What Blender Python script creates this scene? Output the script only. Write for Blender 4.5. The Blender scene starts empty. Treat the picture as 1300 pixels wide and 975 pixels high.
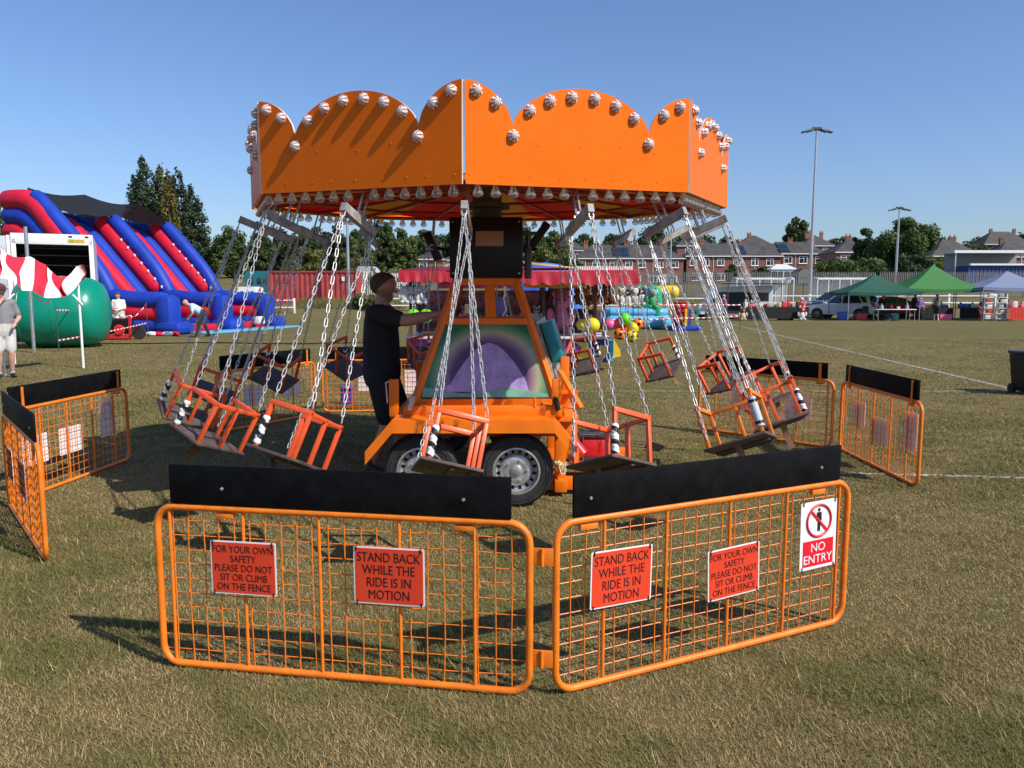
import bpy, bmesh, math, random
import numpy as np
from mathutils import Vector, Matrix
R = math.radians
random.seed(7)
rng = np.random.default_rng(7)
S = bpy.context.scene
COL = S.collection

# ------------------------------------------------------------------ camera, sky, sun, exposure
PITCH, CAMH, FPX = R(6.63), 1.65, 976.0
cam = bpy.data.objects.new('camera', bpy.data.cameras.new('camera'))
COL.objects.link(cam)
cam.location = (0, 0, CAMH)
cam.rotation_euler = (R(90) - PITCH, 0, 0)
cam.data.sensor_width = 36
cam.data.lens = FPX / 1300 * 36
cam.data.clip_start = 0.05
cam.data.clip_end = 3000
S.camera = cam
SUN_AZ, SUN_EL = R(124), R(43)          # clockwise from +Y, above the horizon
w = bpy.data.worlds.new('World'); S.world = w; w.use_nodes = True
nt = w.node_tree
sky = nt.nodes.new('ShaderNodeTexSky'); sky.sky_type = 'NISHITA'; sky.sun_disc = False
sky.sun_elevation = SUN_EL; sky.sun_rotation = SUN_AZ
sky.altitude = 30; sky.air_density = 1.15; sky.dust_density = 0.9; sky.ozone_density = 2.6
tn_ = nt.nodes.new('ShaderNodeMix'); tn_.data_type = 'RGBA'; tn_.blend_type = 'MULTIPLY'; tn_.inputs[0].default_value = 1; tn_.inputs[7].default_value = (.66, .77, 1, 1)
nt.links.new(sky.outputs[0], tn_.inputs[6]); nt.links.new(tn_.outputs[2], nt.nodes['Background'].inputs[0])
nt.nodes['Background'].inputs[1].default_value = 0.115
sl = bpy.data.lights.new('sun', 'SUN'); sl.energy = 4.2; sl.angle = R(0.53); sl.color = (1, 0.93, 0.82)
sun = bpy.data.objects.new('sun', sl); COL.objects.link(sun)
sd = Vector((math.sin(SUN_AZ) * math.cos(SUN_EL), math.cos(SUN_AZ) * math.cos(SUN_EL), math.sin(SUN_EL)))
sun.rotation_euler = sd.to_track_quat('Z', 'Y').to_euler()
sun.location = (20, -10, 30)
S.view_settings.view_transform = 'Standard'; S.view_settings.look = 'None'
S.view_settings.gamma = 1; S.view_settings.exposure = 0.35

def at(px, py, Y):
    """world point at depth Y that stands where the photograph shows (px, py)"""
    u, v = (px - 650) / FPX, (487.5 - py) / FPX
    c, s = math.cos(PITCH), math.sin(PITCH)
    t = Y / (c + v * s)
    return Vector((u * t, Y, CAMH + (-s + v * c) * t))

# ------------------------------------------------------------------ materials
MATS = {}
def mat(name, col, rough=0.6, metal=0.0, var=0.12, vs=6.0, bump=0.0, bs=60.0, spec=0.5, coat=0.0, var2=None):
    if name in MATS: return MATS[name]
    m = bpy.data.materials.new(name); m.use_nodes = True; MATS[name] = m
    n = m.node_tree; b = n.nodes['Principled BSDF']; L = n.links.new
    b.inputs['Roughness'].default_value = rough; b.inputs['Metallic'].default_value = metal
    b.inputs['Specular IOR Level'].default_value = spec; b.inputs['Coat Weight'].default_value = coat
    tc = n.nodes.new('ShaderNodeTexCoord')
    if var > 0:
        no = n.nodes.new('ShaderNodeTexNoise'); no.inputs['Scale'].default_value = vs; no.inputs['Detail'].default_value = 6; no.inputs['Roughness'].default_value = .65
        L(tc.outputs['Object'], no.inputs['Vector'])
        r = n.nodes.new('ShaderNodeValToRGB'); L(no.outputs['Fac'], r.inputs[0])
        a = var2 if var2 else tuple(max(0, c * (1 - var)) for c in col)
        c2 = tuple(min(1, c * (1 + var)) for c in col)
        r.color_ramp.elements[0].position = .36; r.color_ramp.elements[0].color = (*a, 1)
        r.color_ramp.elements[1].position = .62; r.color_ramp.elements[1].color = (*c2, 1)
        L(r.outputs[0], b.inputs['Base Color'])
        mr = n.nodes.new('ShaderNodeMapRange'); mr.inputs[3].default_value = max(.03, rough - .1); mr.inputs[4].default_value = min(1, rough + .12)
        L(no.outputs['Fac'], mr.inputs[0]); L(mr.outputs[0], b.inputs['Roughness'])
    else:
        b.inputs['Base Color'].default_value = (*col, 1)
    if bump > 0:
        nb = n.nodes.new('ShaderNodeTexNoise'); nb.inputs['Scale'].default_value = bs; nb.inputs['Detail'].default_value = 4
        L(tc.outputs['Object'], nb.inputs['Vector'])
        bp = n.nodes.new('ShaderNodeBump'); bp.inputs['Strength'].default_value = bump; bp.inputs['Distance'].default_value = .02
        L(nb.outputs['Fac'], bp.inputs['Height']); L(bp.outputs[0], b.inputs['Normal'])
    return m

def translucent(name, col, fac=0.35, rough=.7, alpha=None):
    m = mat(name, col, rough, var=.06)
    n = m.node_tree; L = n.links.new; b = n.nodes['Principled BSDF']; o = n.nodes['Material Output']
    t = n.nodes.new('ShaderNodeBsdfTranslucent'); t.inputs[0].default_value = (*col, 1)
    mx = n.nodes.new('ShaderNodeMixShader'); mx.inputs[0].default_value = fac
    L(b.outputs[0], mx.inputs[1]); L(t.outputs[0], mx.inputs[2])
    out = mx
    if alpha is not None:
        tr = n.nodes.new('ShaderNodeBsdfTransparent'); m2 = n.nodes.new('ShaderNodeMixShader'); m2.inputs[0].default_value = alpha
        L(tr.outputs[0], m2.inputs[1]); L(mx.outputs[0], m2.inputs[2]); out = m2
    L(out.outputs[0], o.inputs[0])
    return m

ORANGE = mat('orange paint', (.78, .17, .006), .42, var=.09, vs=5, spec=.3)
ORANGE_PANEL = mat('orange gloss panel', (.80, .15, .003), .45, var=.06, vs=3, spec=.12)
RAIL = mat('orange powder coat', (.78, .19, .012), .42, var=.14, vs=14, bump=.1, bs=120)
SEATORANGE = mat('red orange enamel', (.78, .10, .022), .4, var=.12, vs=20)
SEATAMBER = mat('amber orange enamel', (.76, .2, .018), .4, var=.12, vs=20)
BLACKBOARD = mat('black plywood', (.005, .005, .006), .6, var=.4, vs=9, bump=.1, bs=40, spec=.1)
BLACK = mat('black paint', (.008, .008, .009), .35, var=.2, spec=.3)
RUBBER = mat('black rubber', (.02, .02, .02), .75, var=.25, vs=14, bump=.2)
STEEL = mat('galvanised steel', (.52, .52, .53), .38, .85, var=.2, vs=25)
CHAIN = mat('bright zinc chain', (.5, .5, .5), .5, .35, var=.3, vs=40)
ALLOY = mat('silver wheel paint', (.5, .5, .5), .35, .6, var=.15, vs=18)
DKSTEEL = mat('dark steel', (.1, .1, .11), .5, .5, var=.3, vs=12)
BARSTEEL = mat('grey painted steel bar', (.30, .29, .28), .5, .0, var=.35, vs=14, spec=.25)
WOOD = mat('weathered plywood', (.085, .06, .05), .7, var=.35, vs=10, bump=.15)
STRAP = mat('brown leather strap', (.2, .09, .045), .7, var=.3, vs=12)
WHITE = mat('white paint', (.8, .8, .78), .45, var=.06)
PALE = mat('pale panel edge', (.75, .6, .5), .5, var=.1)
SIGNRED = mat('red orange sign plastic', (.72, .055, .02), .4, var=.05)
SIGNBLACK = mat('black lettering', (.02, .01, .01), .5, var=0)
SIGNWHITE = mat('white sign plastic', (.8, .8, .8), .4, var=.03)
SIGNREDC = mat('crimson print', (.72, .01, .03), .4, var=.03)
def star_cap():
    m = mat('bulb cap with painted facet glints', (.7, .6, .58), .12, var=0, spec=.9); n = m.node_tree; L = n.links.new; b = n.nodes['Principled BSDF']
    tc = n.nodes.new('ShaderNodeTexCoord'); g = n.nodes.new('ShaderNodeTexGradient'); g.gradient_type = 'RADIAL'; L(tc.outputs['Object'], g.inputs[0])
    k = n.nodes.new('ShaderNodeMath'); k.operation = 'MULTIPLY'; k.inputs[1].default_value = 8; L(g.outputs['Fac'], k.inputs[0])
    fr = n.nodes.new('ShaderNodeMath'); fr.operation = 'PINGPONG'; fr.inputs[1].default_value = .5; L(k.outputs[0], fr.inputs[0])
    r = n.nodes.new('ShaderNodeValToRGB'); e = r.color_ramp.elements; e[0].position = .12; e[0].color = (.85, .78, .76, 1); e[1].position = .36; e[1].color = (.36, .2, .16, 1); L(fr.outputs[0], r.inputs[0])  # pale and dark wedges paint the glint and shade of clear facets
    L(r.outputs[0], b.inputs['Base Color']); return m
BULB = star_cap()
BULBB = mat('clear glass bulb', (.93, .9, .88), .05, var=.05, vs=50, spec=.8); BULBB.node_tree.nodes['Principled BSDF'].inputs['Transmission Weight'].default_value = .88
GREY = mat('grey foam sleeve', (.45, .46, .48), .6)
SKIN = mat('skin', (.42, .22, .15), .55, var=.08, vs=12)
SKIN2 = mat('pale skin', (.55, .32, .24), .55, var=.08, vs=12)
HAIR = mat('short brown hair', (.065, .04, .026), .8, var=.3, vs=60, bump=.4, bs=150)
NAVY = mat('black cotton', (.010, .010, .013), .85, var=.3, vs=5, bump=.3, bs=14)
GLASS = mat('dark window glass', (.02, .025, .03), .06, var=0, spec=1)
CARPAINT = {}

# ------------------------------------------------------------------ mesh helpers
class MB:
    def __init__(s): s.v, s.f, s.m = [], [], []
    def add(s, v, f, m=0, M=None):
        o = len(s.v)
        s.v += [tuple(M @ Vector(p)) for p in v] if M is not None else [tuple(p) for p in v]
        s.f += [tuple(i + o for i in q) for q in f]; s.m += [m] * len(f)
        return s
    def box(s, c, d, m=0, M=None, ch=0.0):
        x, y, z = d[0] / 2, d[1] / 2, d[2] / 2
        if ch <= 0:
            v = [(c[0] + a * x, c[1] + b * y, c[2] + e * z) for e in (-1, 1) for b in (-1, 1) for a in (-1, 1)]
            return s.add(v, [(0, 2, 3, 1), (4, 5, 7, 6), (0, 1, 5, 4), (2, 6, 7, 3), (0, 4, 6, 2), (1, 3, 7, 5)], m, M)
        bm = bmesh.new(); bmesh.ops.create_cube(bm, size=1)
        for q in bm.verts: q.co = Vector((q.co.x * d[0], q.co.y * d[1], q.co.z * d[2]))
        bmesh.ops.bevel(bm, geom=bm.edges[:], offset=min(ch, .45 * min(d)), segments=2, profile=.5, affect='EDGES')
        bm.verts.index_update()
        v = [(p.co.x + c[0], p.co.y + c[1], p.co.z + c[2]) for p in bm.verts]; f = [[q.index for q in g.verts] for g in bm.faces]
        bm.free(); return s.add(v, f, m, M)
    def tube(s, pts, r, n=8, closed=False, m=0, cap=True, round_=False, M=None):
        P = [Vector(p) for p in pts]; k = len(P)
        rr = list(r) if isinstance(r, (list, tuple)) else [r] * k
        if round_ and not closed:
            d0, d1 = (P[0] - P[1]).normalized(), (P[-1] - P[-2]).normalized(); q, qr = [], []
            for a in (80, 55, 28): q.append(P[0] + d0 * rr[0] * math.sin(R(a)) * .7); qr.append(rr[0] * math.cos(R(a)))
            e, er = [], []
            for a in (28, 55, 80): e.append(P[-1] + d1 * rr[-1] * math.sin(R(a)) * .7); er.append(rr[-1] * math.cos(R(a)))
            P = q + P + e; rr = qr + rr + er; k = len(P)
        v, f = [], []; prev = None
        for i in range(k):
            if closed: t = (P[(i + 1) % k] - P[i - 1]).normalized()
            elif i == 0: t = (P[1] - P[0]).normalized()
            elif i == k - 1: t = (P[-1] - P[-2]).normalized()
            else:
                t = ((P[i + 1] - P[i]).normalized() + (P[i] - P[i - 1]).normalized())
                t = t.normalized() if t.length > 1e-6 else (P[i + 1] - P[i]).normalized()
            if prev is None:
                a = Vector((0, 0, 1)) if abs(t.z) < .9 else Vector((1, 0, 0)); x = t.cross(a).normalized()
            else:
                x = prev - t * prev.dot(t); x = x.normalized() if x.length > 1e-6 else t.orthogonal().normalized()
            prev = x; y = t.cross(x)
            for j in range(n):
                a = 2 * math.pi * j / n; v.append(P[i] + (x * math.cos(a) + y * math.sin(a)) * rr[i])
        for i in range(k if closed else k - 1):
            for j in range(n):
                a, b = i * n + j, i * n + (j + 1) % n; c, d = ((i + 1) % k) * n + (j + 1) % n, ((i + 1) % k) * n + j
                f.append((a, b, c, d))
        if cap and not closed: f.append(tuple(range(n - 1, -1, -1))); f.append(tuple((k - 1) * n + j for j in range(n)))
        return s.add(v, f, m, M)
    def bar(s, a, b, wd, h, m=0, up=(0, 0, 1), M=None):
        a, b = Vector(a), Vector(b); t = (b - a).normalized(); u = Vector(up)
        if abs(t.dot(u)) > .95: u = Vector((0, 1, 0))
        x = t.cross(u).normalized(); y = x.cross(t)
        v = [p + x * i * wd / 2 + y * j * h / 2 for p in (a, b) for i, j in ((-1, -1), (1, -1), (1, 1), (-1, 1))]
        return s.add(v, [(3, 2, 1, 0), (4, 5, 6, 7), (0, 1, 5, 4), (1, 2, 6, 5), (2, 3, 7, 6), (3, 0, 4, 7)], m, M)
    def lathe(s, prof, n=16, m=0, M=None, caps=True):
        v, f = [], []; k = len(prof)
        for r, z in prof:
            for j in range(n):
                a = 2 * math.pi * j / n; v.append((r * math.cos(a), r * math.sin(a), z))
        for i in range(k - 1):
            for j in range(n): f.append((i * n + j, i * n + (j + 1) % n, (i + 1) * n + (j + 1) % n, (i + 1) * n + j))
        if caps and prof[0][0] > 1e-5: f.append(tuple(range(n - 1, -1, -1)))
        if caps and prof[-1][0] > 1e-5: f.append(tuple((k - 1) * n + j for j in range(n)))
        return s.add(v, f, m, M)
    def ball(s, c, r, n=12, m=0, M=None):
        r = r if isinstance(r, (tuple, list)) else (r, r, r); k = max(4, n // 2)
        pr = [(max(1e-6, math.sin(math.pi * i / k)), -math.cos(math.pi * i / k)) for i in range(k + 1)]
        T = Matrix.Translation(c) @ Matrix.Diagonal((*r, 1))
        return s.lathe(pr, n, m, (M @ T) if M is not None else T)
    def prism(s, poly, y0, y1, m=0, M=None, em=None):
        """polygon in local x,z extruded along y"""
        k = len(poly); v = [(x, y0, z) for x, z in poly] + [(x, y1, z) for x, z in poly]
        s.add(v, [tuple(range(k)), tuple(range(2 * k - 1, k - 1, -1))], m, M)
        s.add(v, [(i, i + k, (i + 1) % k + k, (i + 1) % k) for i in range(k)], m if em is None else em, M)
        return s
    def build(s, name, mats, parent=None, loc=None, rot=None, mtx=None, ang=38, flat=False):
        me = bpy.data.meshes.new(name); me.from_pydata(s.v, [], s.f)
        for q in (mats if isinstance(mats, (list, tuple)) else [mats]): me.materials.append(q)
        me.polygons.foreach_set('material_index', s.m)
        bm = bmesh.new(); bm.from_mesh(me); bmesh.ops.recalc_face_normals(bm, faces=bm.faces)
        ng = [q for q in bm.faces if len(q.verts) > 4]
        if ng: bmesh.ops.triangulate(bm, faces=ng)
        bm.to_mesh(me); bm.free()
        if not flat:
            me.polygons.foreach_set('use_smooth', [True] * len(me.polygons)); me.set_sharp_from_angle(angle=R(ang))
        me.update()
        return link(name, me, parent, loc, rot, mtx)

def link(name, me, parent=None, loc=None, rot=None, mtx=None):
    o = bpy.data.objects.new(name, me); COL.objects.link(o)
    if parent: o.parent = parent
    if mtx is not None: o.matrix_local = mtx
    if loc is not None: o.location = loc
    if rot is not None: o.rotation_euler = rot
    return o
def tag(o, label=None, cat=None, group=None, kind=None):
    if label: o['label'] = label
    if cat: o['category'] = cat
    if group: o['group'] = group
    if kind: o['kind'] = kind
    return o
def thing(name, label, cat, loc=(0, 0, 0), rz=0, group=None):
    o = bpy.data.objects.new(name, None); COL.objects.link(o); o.empty_display_size = .1
    o.location = loc; o.rotation_euler = (0, 0, rz)
    return tag(o, label, cat, group)
def text_mesh(body, w, h, depth=.0006, space=.95):
    """lettering as a flat mesh that fills w x h, in the local x,z plane facing -y"""
    c = bpy.data.curves.new('lettering', 'FONT'); c.body = body; c.align_x = 'CENTER'; c.align_y = 'CENTER'; c.space_line = space; c.extrude = depth / 2; c.resolution_u = 4
    o = bpy.data.objects.new('lettering', c); COL.objects.link(o)
    dg = bpy.context.evaluated_depsgraph_get(); me = bpy.data.meshes.new_from_object(o.evaluated_get(dg))
    bpy.data.objects.remove(o); bpy.data.curves.remove(c)
    n = len(me.vertices); a = np.empty(n * 3, np.float32); me.vertices.foreach_get('co', a); a = a.reshape(-1, 3)
    lo, hi = a.min(0), a.max(0); mid = (lo + hi) / 2
    b = np.empty_like(a); b[:, 0] = (a[:, 0] - mid[0]) * w / (hi[0] - lo[0]); b[:, 2] = (a[:, 1] - mid[1]) * h / (hi[1] - lo[1]); b[:, 1] = -(a[:, 2] - mid[2])
    me.vertices.foreach_set('co', b.ravel()); me.materials.clear(); me.update()
    return me
def T(*p): return Matrix.Translation(p)
def RX(a): return Matrix.Rotation(a, 4, 'X')
def RY(a): return Matrix.Rotation(a, 4, 'Y')
def RZ(a): return Matrix.Rotation(a, 4, 'Z')
def align(d):
    """rotation taking -z to d"""
    return Vector((0, 0, -1)).rotation_difference(Vector(d)).to_matrix().to_4x4()
def smooth(x, a, b):
    t = min(1, max(0, (x - a) / (b - a))); return t * t * (3 - 2 * t)

# ------------------------------------------------------------------ ground
def gz(x, y):
    d = math.hypot(x * .6, y)
    return .9 * smooth(d, 54, 68) + 2.4 * smooth(d, 66, 112) + 5.5 * smooth(d, 120, 260) + 6 * smooth(d, 260, 600)
def field_material():
    m = bpy.data.materials.new('dry mown grass'); m.use_nodes = True
    n = m.node_tree; L = n.links.new; b = n.nodes['Principled BSDF']; b.inputs['Roughness'].default_value = .95; b.inputs['Specular IOR Level'].default_value = .1
    tc = n.nodes.new('ShaderNodeTexCoord')
    def noise(sc, det=8, ro=.6, stretch=None):
        q = n.nodes.new('ShaderNodeTexNoise'); q.inputs['Scale'].default_value = sc; q.inputs['Detail'].default_value = det; q.inputs['Roughness'].default_value = ro
        if stretch:
            mp = n.nodes.new('ShaderNodeMapping'); mp.inputs['Scale'].default_value = stretch; L(tc.outputs['Object'], mp.inputs[0]); L(mp.outputs[0], q.inputs['Vector'])
        else: L(tc.outputs['Object'], q.inputs['Vector'])
        return q
    def ramp(src, cols):
        r = n.nodes.new('ShaderNodeValToRGB'); L(src.outputs['Fac'], r.inputs[0]); e = r.color_ramp.elements
        while len(e) < len(cols): e.new(.5)
        for q, (p, c) in zip(e, cols): q.position = p; q.color = (*c, 1)
        return r
    def mix(a, c, f, mode='MIX'):
        q = n.nodes.new('ShaderNodeMix'); q.data_type = 'RGBA'; q.blend_type = mode
        if isinstance(f, float): q.inputs[0].default_value = f
        else: L(f.outputs[0], q.inputs[0])
        L(a, q.inputs[6]); L(c, q.inputs[7]); return q.outputs[2]
    big = ramp(noise(.42, 9, .62), [(.36, (.105, .108, .03)), (.5, (.155, .134, .05)), (.64, (.225, .172, .085))])
    mid = ramp(noise(3.1, 8, .7), [(.36, (.082, .09, .022)), (.5, (.148, .128, .048)), (.66, (.25, .19, .098))])
    fine = ramp(noise(70, 5, .7, (1, .35, 1)), [(.33, (.045, .036, .016)), (.5, (.16, .13, .06)), (.7, (.3, .235, .135))])
    c = mix(big.outputs[0], mid.outputs[0], .5); c = mix(c, fine.outputs[0], .42)
    hum = ramp(noise(.045, 4, .5), [(.4, (.86, .9, .8)), (.62, (1.08, 1.0, 1.0))])
    c = mix(c, hum.outputs[0], 1.0, 'MULTIPLY')
    L(c, b.inputs['Base Color'])
    bp = n.nodes.new('ShaderNodeBump'); bp.inputs['Strength'].default_value = .55; bp.inputs['Distance'].default_value = .03
    L(noise(55, 5, .7).outputs['Fac'], bp.inputs['Height']); L(bp.outputs[0], b.inputs['Normal'])
    return m
def grid_sheet(name, xs, ys, zf, m):
    v = [(x, y, zf(x, y)) for y in ys for x in xs]; k = len(xs)
    f = [(j * k + i, j * k + i + 1, (j + 1) * k + i + 1, (j + 1) * k + i) for j in range(len(ys) - 1) for i in range(k - 1)]
    return MB().add(v, f).build(name, m, ang=80)
FIELD = field_material()
xs = [-1500, -900, -500, -300, -200, -150, -120, -100, -80, -65, -50, -40, -30, -20, -10, 0, 10, 20, 30, 40, 50, 65, 80, 100, 120, 150, 200, 300, 500, 900, 1500]
ys = [-300, -100, -30, 0, 10, 20, 30, 40, 46, 50, 54, 57, 60, 63, 66, 70, 75, 80, 86, 92, 98, 105, 112, 120, 135, 150, 170, 190, 220, 260, 320, 400, 600, 1000, 2000]
tag(grid_sheet('ground', xs, ys, gz, FIELD), kind='structure')

def line_material():
    m = mat('worn pitch paint', (.55, .55, .5), .9, var=.1)
    n = m.node_tree; L = n.links.new; b = n.nodes['Principled BSDF']; o = n.nodes['Material Output']
    tr = n.nodes.new('ShaderNodeBsdfTransparent'); mx = n.nodes.new('ShaderNodeMixShader'); tc = n.nodes.new('ShaderNodeTexCoord')
    q = n.nodes.new('ShaderNodeTexNoise'); q.inputs['Scale'].default_value = 22; q.inputs['Detail'].default_value = 6; L(tc.outputs['Object'], q.inputs['Vector'])
    r = n.nodes.new('ShaderNodeValToRGB'); r.color_ramp.elements[0].position = .44; r.color_ramp.elements[1].position = .6; L(q.outputs['Fac'], r.inputs[0])
    L(r.outputs[0], mx.inputs[0]); L(tr.outputs[0], mx.inputs[1]); L(b.outputs[0], mx.inputs[2]); L(mx.outputs[0], o.inputs[0])
    return m
LINE = line_material()
def pitch_line(a, b, wd, dens=None):
    a, b = Vector((*a, .006)), Vector((*b, .006)); n_ = int((b - a).length / 1.0) + 1
    t = (b - a).normalized(); s_ = Vector((-t.y, t.x, 0)) * wd / 2; v, f = [], []
    for i in range(n_ + 1):
        p = a.lerp(b, i / n_); wob = Vector((-t.y, t.x, 0)) * random.uniform(-.01, .01); v += [p + s_ + wob, p - s_ + wob]
    f = [(2 * i, 2 * i + 1, 2 * i + 3, 2 * i + 2) for i in range(n_)]
    tag(MB().add(v, f).build('pitch_line', LINE), kind='structure')
pitch_line((12.6, 45.8), (8.75, 13.05), .11)
pitch_line((-2, 13.1), (30, 13.1), .07)
pitch_line((2.6, 7.05), (9.5, 6.25), .07)

# short dry grass blades, dense near the lens and thinning with distance
def grass():
    N = 1400000
    u_ = rng.random(N); d = 1.5 + 15 * u_ ** 1.7 + 12 * u_ ** 9
    lat = (rng.random(N) * 2 - 1) * (d * .82 + 1.1)
    x, y = lat, d
    pn = np.zeros(N)
    for sc, am in ((1.1, .5), (2.3, .45), (4.7, .4), (9.5, .35), (19, .3)):      # patchiness from broad to fine
        q = np.zeros(N)
        for _ in range(5):
            a_ = rng.random() * 6.28; q += np.sin(sc * (x * np.cos(a_) + y * np.sin(a_)) * rng.uniform(.7, 1.4) + rng.random() * 6.28)
        pn += am * q / 1.6
    h = (.006 + .014 * rng.random(N)) * np.clip(1 + .3 * pn, .45, 1.6)
    big = rng.random(N) < .012; h = np.where(big, h * 2.0, h)
    az = rng.random(N) * 2 * np.pi; lean = h * (.5 + 1.5 * rng.random(N))
    wd = (.0007 + .0009 * rng.random(N)) * (.6 + d * .22)
    bx, by = np.cos(az), np.sin(az)
    V = np.empty((N, 3, 3), np.float32)
    V[:, 0] = np.stack([x - by * wd, y + bx * wd, np.zeros(N)], 1); V[:, 1] = np.stack([x + by * wd, y - bx * wd, np.zeros(N)], 1)
    V[:, 2] = np.stack([x + bx * lean, y + by * lean, h], 1)
    me = bpy.data.meshes.new('grass'); me.vertices.add(N * 3); me.loops.add(N * 3); me.polygons.add(N)
    me.vertices.foreach_set('co', V.ravel()); me.loops.foreach_set('vertex_index', np.arange(N * 3, dtype=np.int32))
    me.polygons.foreach_set('loop_start', np.arange(0, N * 3, 3, dtype=np.int32))
    g = np.clip(.42 + .55 * pn + .35 * (rng.random(N) - .5), 0, 1)[:, None]; br = (.6 + .75 * rng.random(N))[:, None]
    straw = np.array([.385, .275, .13]); green = np.array([.135, .15, .036]); brown = np.array([.225, .15, .072])
    c = np.where(rng.random(N)[:, None] < .3, brown, straw * (1 - g) + green * g) * br
    c = np.where(big[:, None], straw * 1.25, c)
    ca = np.ones((N, 3, 4), np.float32); ca[:, :, :3] = c[:, None, :]
    at_ = me.color_attributes.new('blade', 'FLOAT_COLOR', 'POINT'); at_.data.foreach_set('color', ca.ravel())
    m = bpy.data.materials.new('grass blades'); m.use_nodes = True; n = m.node_tree; b = n.nodes['Principled BSDF']
    a = n.nodes.new('ShaderNodeAttribute'); a.attribute_name = 'blade'; n.links.new(a.outputs['Color'], b.inputs['Base Color']); b.inputs['Roughness'].default_value = .8; b.inputs['Specular IOR Level'].default_value = .2
    me.materials.append(m); me.update(); me.validate()
    tag(link('grass', me), 'short dry mown grass covering the playing field', 'grass', kind='stuff')
grass()

# ------------------------------------------------------------------ barrier ring round the ride
TXT_STAND = text_mesh('STAND BACK\nWHILE THE\nRIDE IS IN\nMOTION', .272, .2); TXT_STAND.materials.append(SIGNBLACK)
TXT_SAFE = text_mesh('FOR YOUR OWN\nSAFETY\nPLEASE DO NOT\nSIT OR CLIMB\nON THE FENCE', .276, .196); TXT_SAFE.materials.append(SIGNBLACK)
TXT_NO = text_mesh('NO\nENTRY', .186, .098); TXT_NO.materials.append(SIGNWHITE)
def rounded(w_, h_, r, n=5):
    p = []
    for cx, cz, a0 in ((w_ / 2 - r, h_ / 2 - r, 0), (-w_ / 2 + r, h_ / 2 - r, 90), (-w_ / 2 + r, -h_ / 2 + r, 180), (w_ / 2 - r, -h_ / 2 + r, 270)):
        p += [(cx + r * math.cos(R(a0 + 90 * i / n)), cz + r * math.sin(R(a0 + 90 * i / n))) for i in range(n + 1)]
    return p
def sign_meshes():
    o = {}
    for k, (w_, h_) in dict(stand=(.305, .245), safe=(.30, .235), no=(.235, .335)).items():
        b = MB().prism(rounded(w_, h_, .008), 0, .003)
        me = b.build('sign', SIGNWHITE).data; o[k] = me
        if k != 'no':
            o[k + 'f'] = MB().prism(rounded(w_ - .012, h_ - .012, .005), -.0012, 0).build('face', SIGNRED).data
    o['nof'] = MB().prism([(-.1, -.152), (.1, -.152), (.1, -.025), (-.1, -.025)], -.0012, 0).build('face', SIGNREDC).data
    ring = MB(); ring.tube([(.078 * math.cos(a), -.0015, .07 + .078 * math.sin(a)) for a in np.linspace(0, 2 * math.pi, 40)[:-1]], .0062, 6, closed=True)
    ring.bar((-.055, -.003, .125), (.055, -.003, .015), .012, .002, up=(0, 1, 0))
    o['ring'] = ring.build('prohibition_ring', SIGNREDC).data
    man = MB().ball((0, -.0012, .124), (.0085, .001, .0095), 12)
    man.prism([(-.015, .112), (.015, .112), (.018, .07), (.012, .07), (.011, .098), (.009, .06), (.009, .018), (.0015, .018), (.0, .058), (-.0015, .018), (-.009, .018), (-.009, .06), (-.011, .098), (-.012, .07), (-.018, .07)], -.0014, 0)
    o['man'] = man.build('standing_figure_symbol', SIGNBLACK).data
    o['tie'] = MB().tube([(0, -.004, .012), (0, -.0035, -.008)], .0022, 6).tube([(0, -.004, .008), (.006, -.008, .02)], .0016, 5).build('cable_tie', BLACK).data
    for ob in [q for q in COL.objects if q.parent is None and q.name.split('.')[0] in ('sign', 'face', 'prohibition_ring', 'standing_figure_symbol', 'cable_tie')]: bpy.data.objects.remove(ob)
    return o
SG = sign_meshes()
def put_sign(panel, kind, x, z, lab=None, tilt=0):
    s = link('sign', SG[kind], panel, (x, -.028, z), (0, tilt, 0))
    if lab: s['label'] = lab
    link('face', SG[kind + 'f'], s)
    w_, h_ = dict(stand=(.305, .245), safe=(.30, .235), no=(.235, .335))[kind]
    if kind == 'stand': link('lettering', TXT_STAND, s, (0, -.0022, 0))
    elif kind == 'safe': link('lettering', TXT_SAFE, s, (0, -.0022, 0))
    else:
        link('lettering', TXT_NO, s, (0, -.0022, -.088)); link('prohibition_ring', SG['ring'], s); link('standing_figure_symbol', SG['man'], s)
    for i in (-1, 1):
        for j in (-1, 1): link('cable_tie', SG['tie'], s, (i * (w_ / 2 - .014), 0, j * (h_ / 2 - .008)), (0, 0 if j > 0 else math.pi, 0))
PL, PH = 1.68, .735
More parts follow.
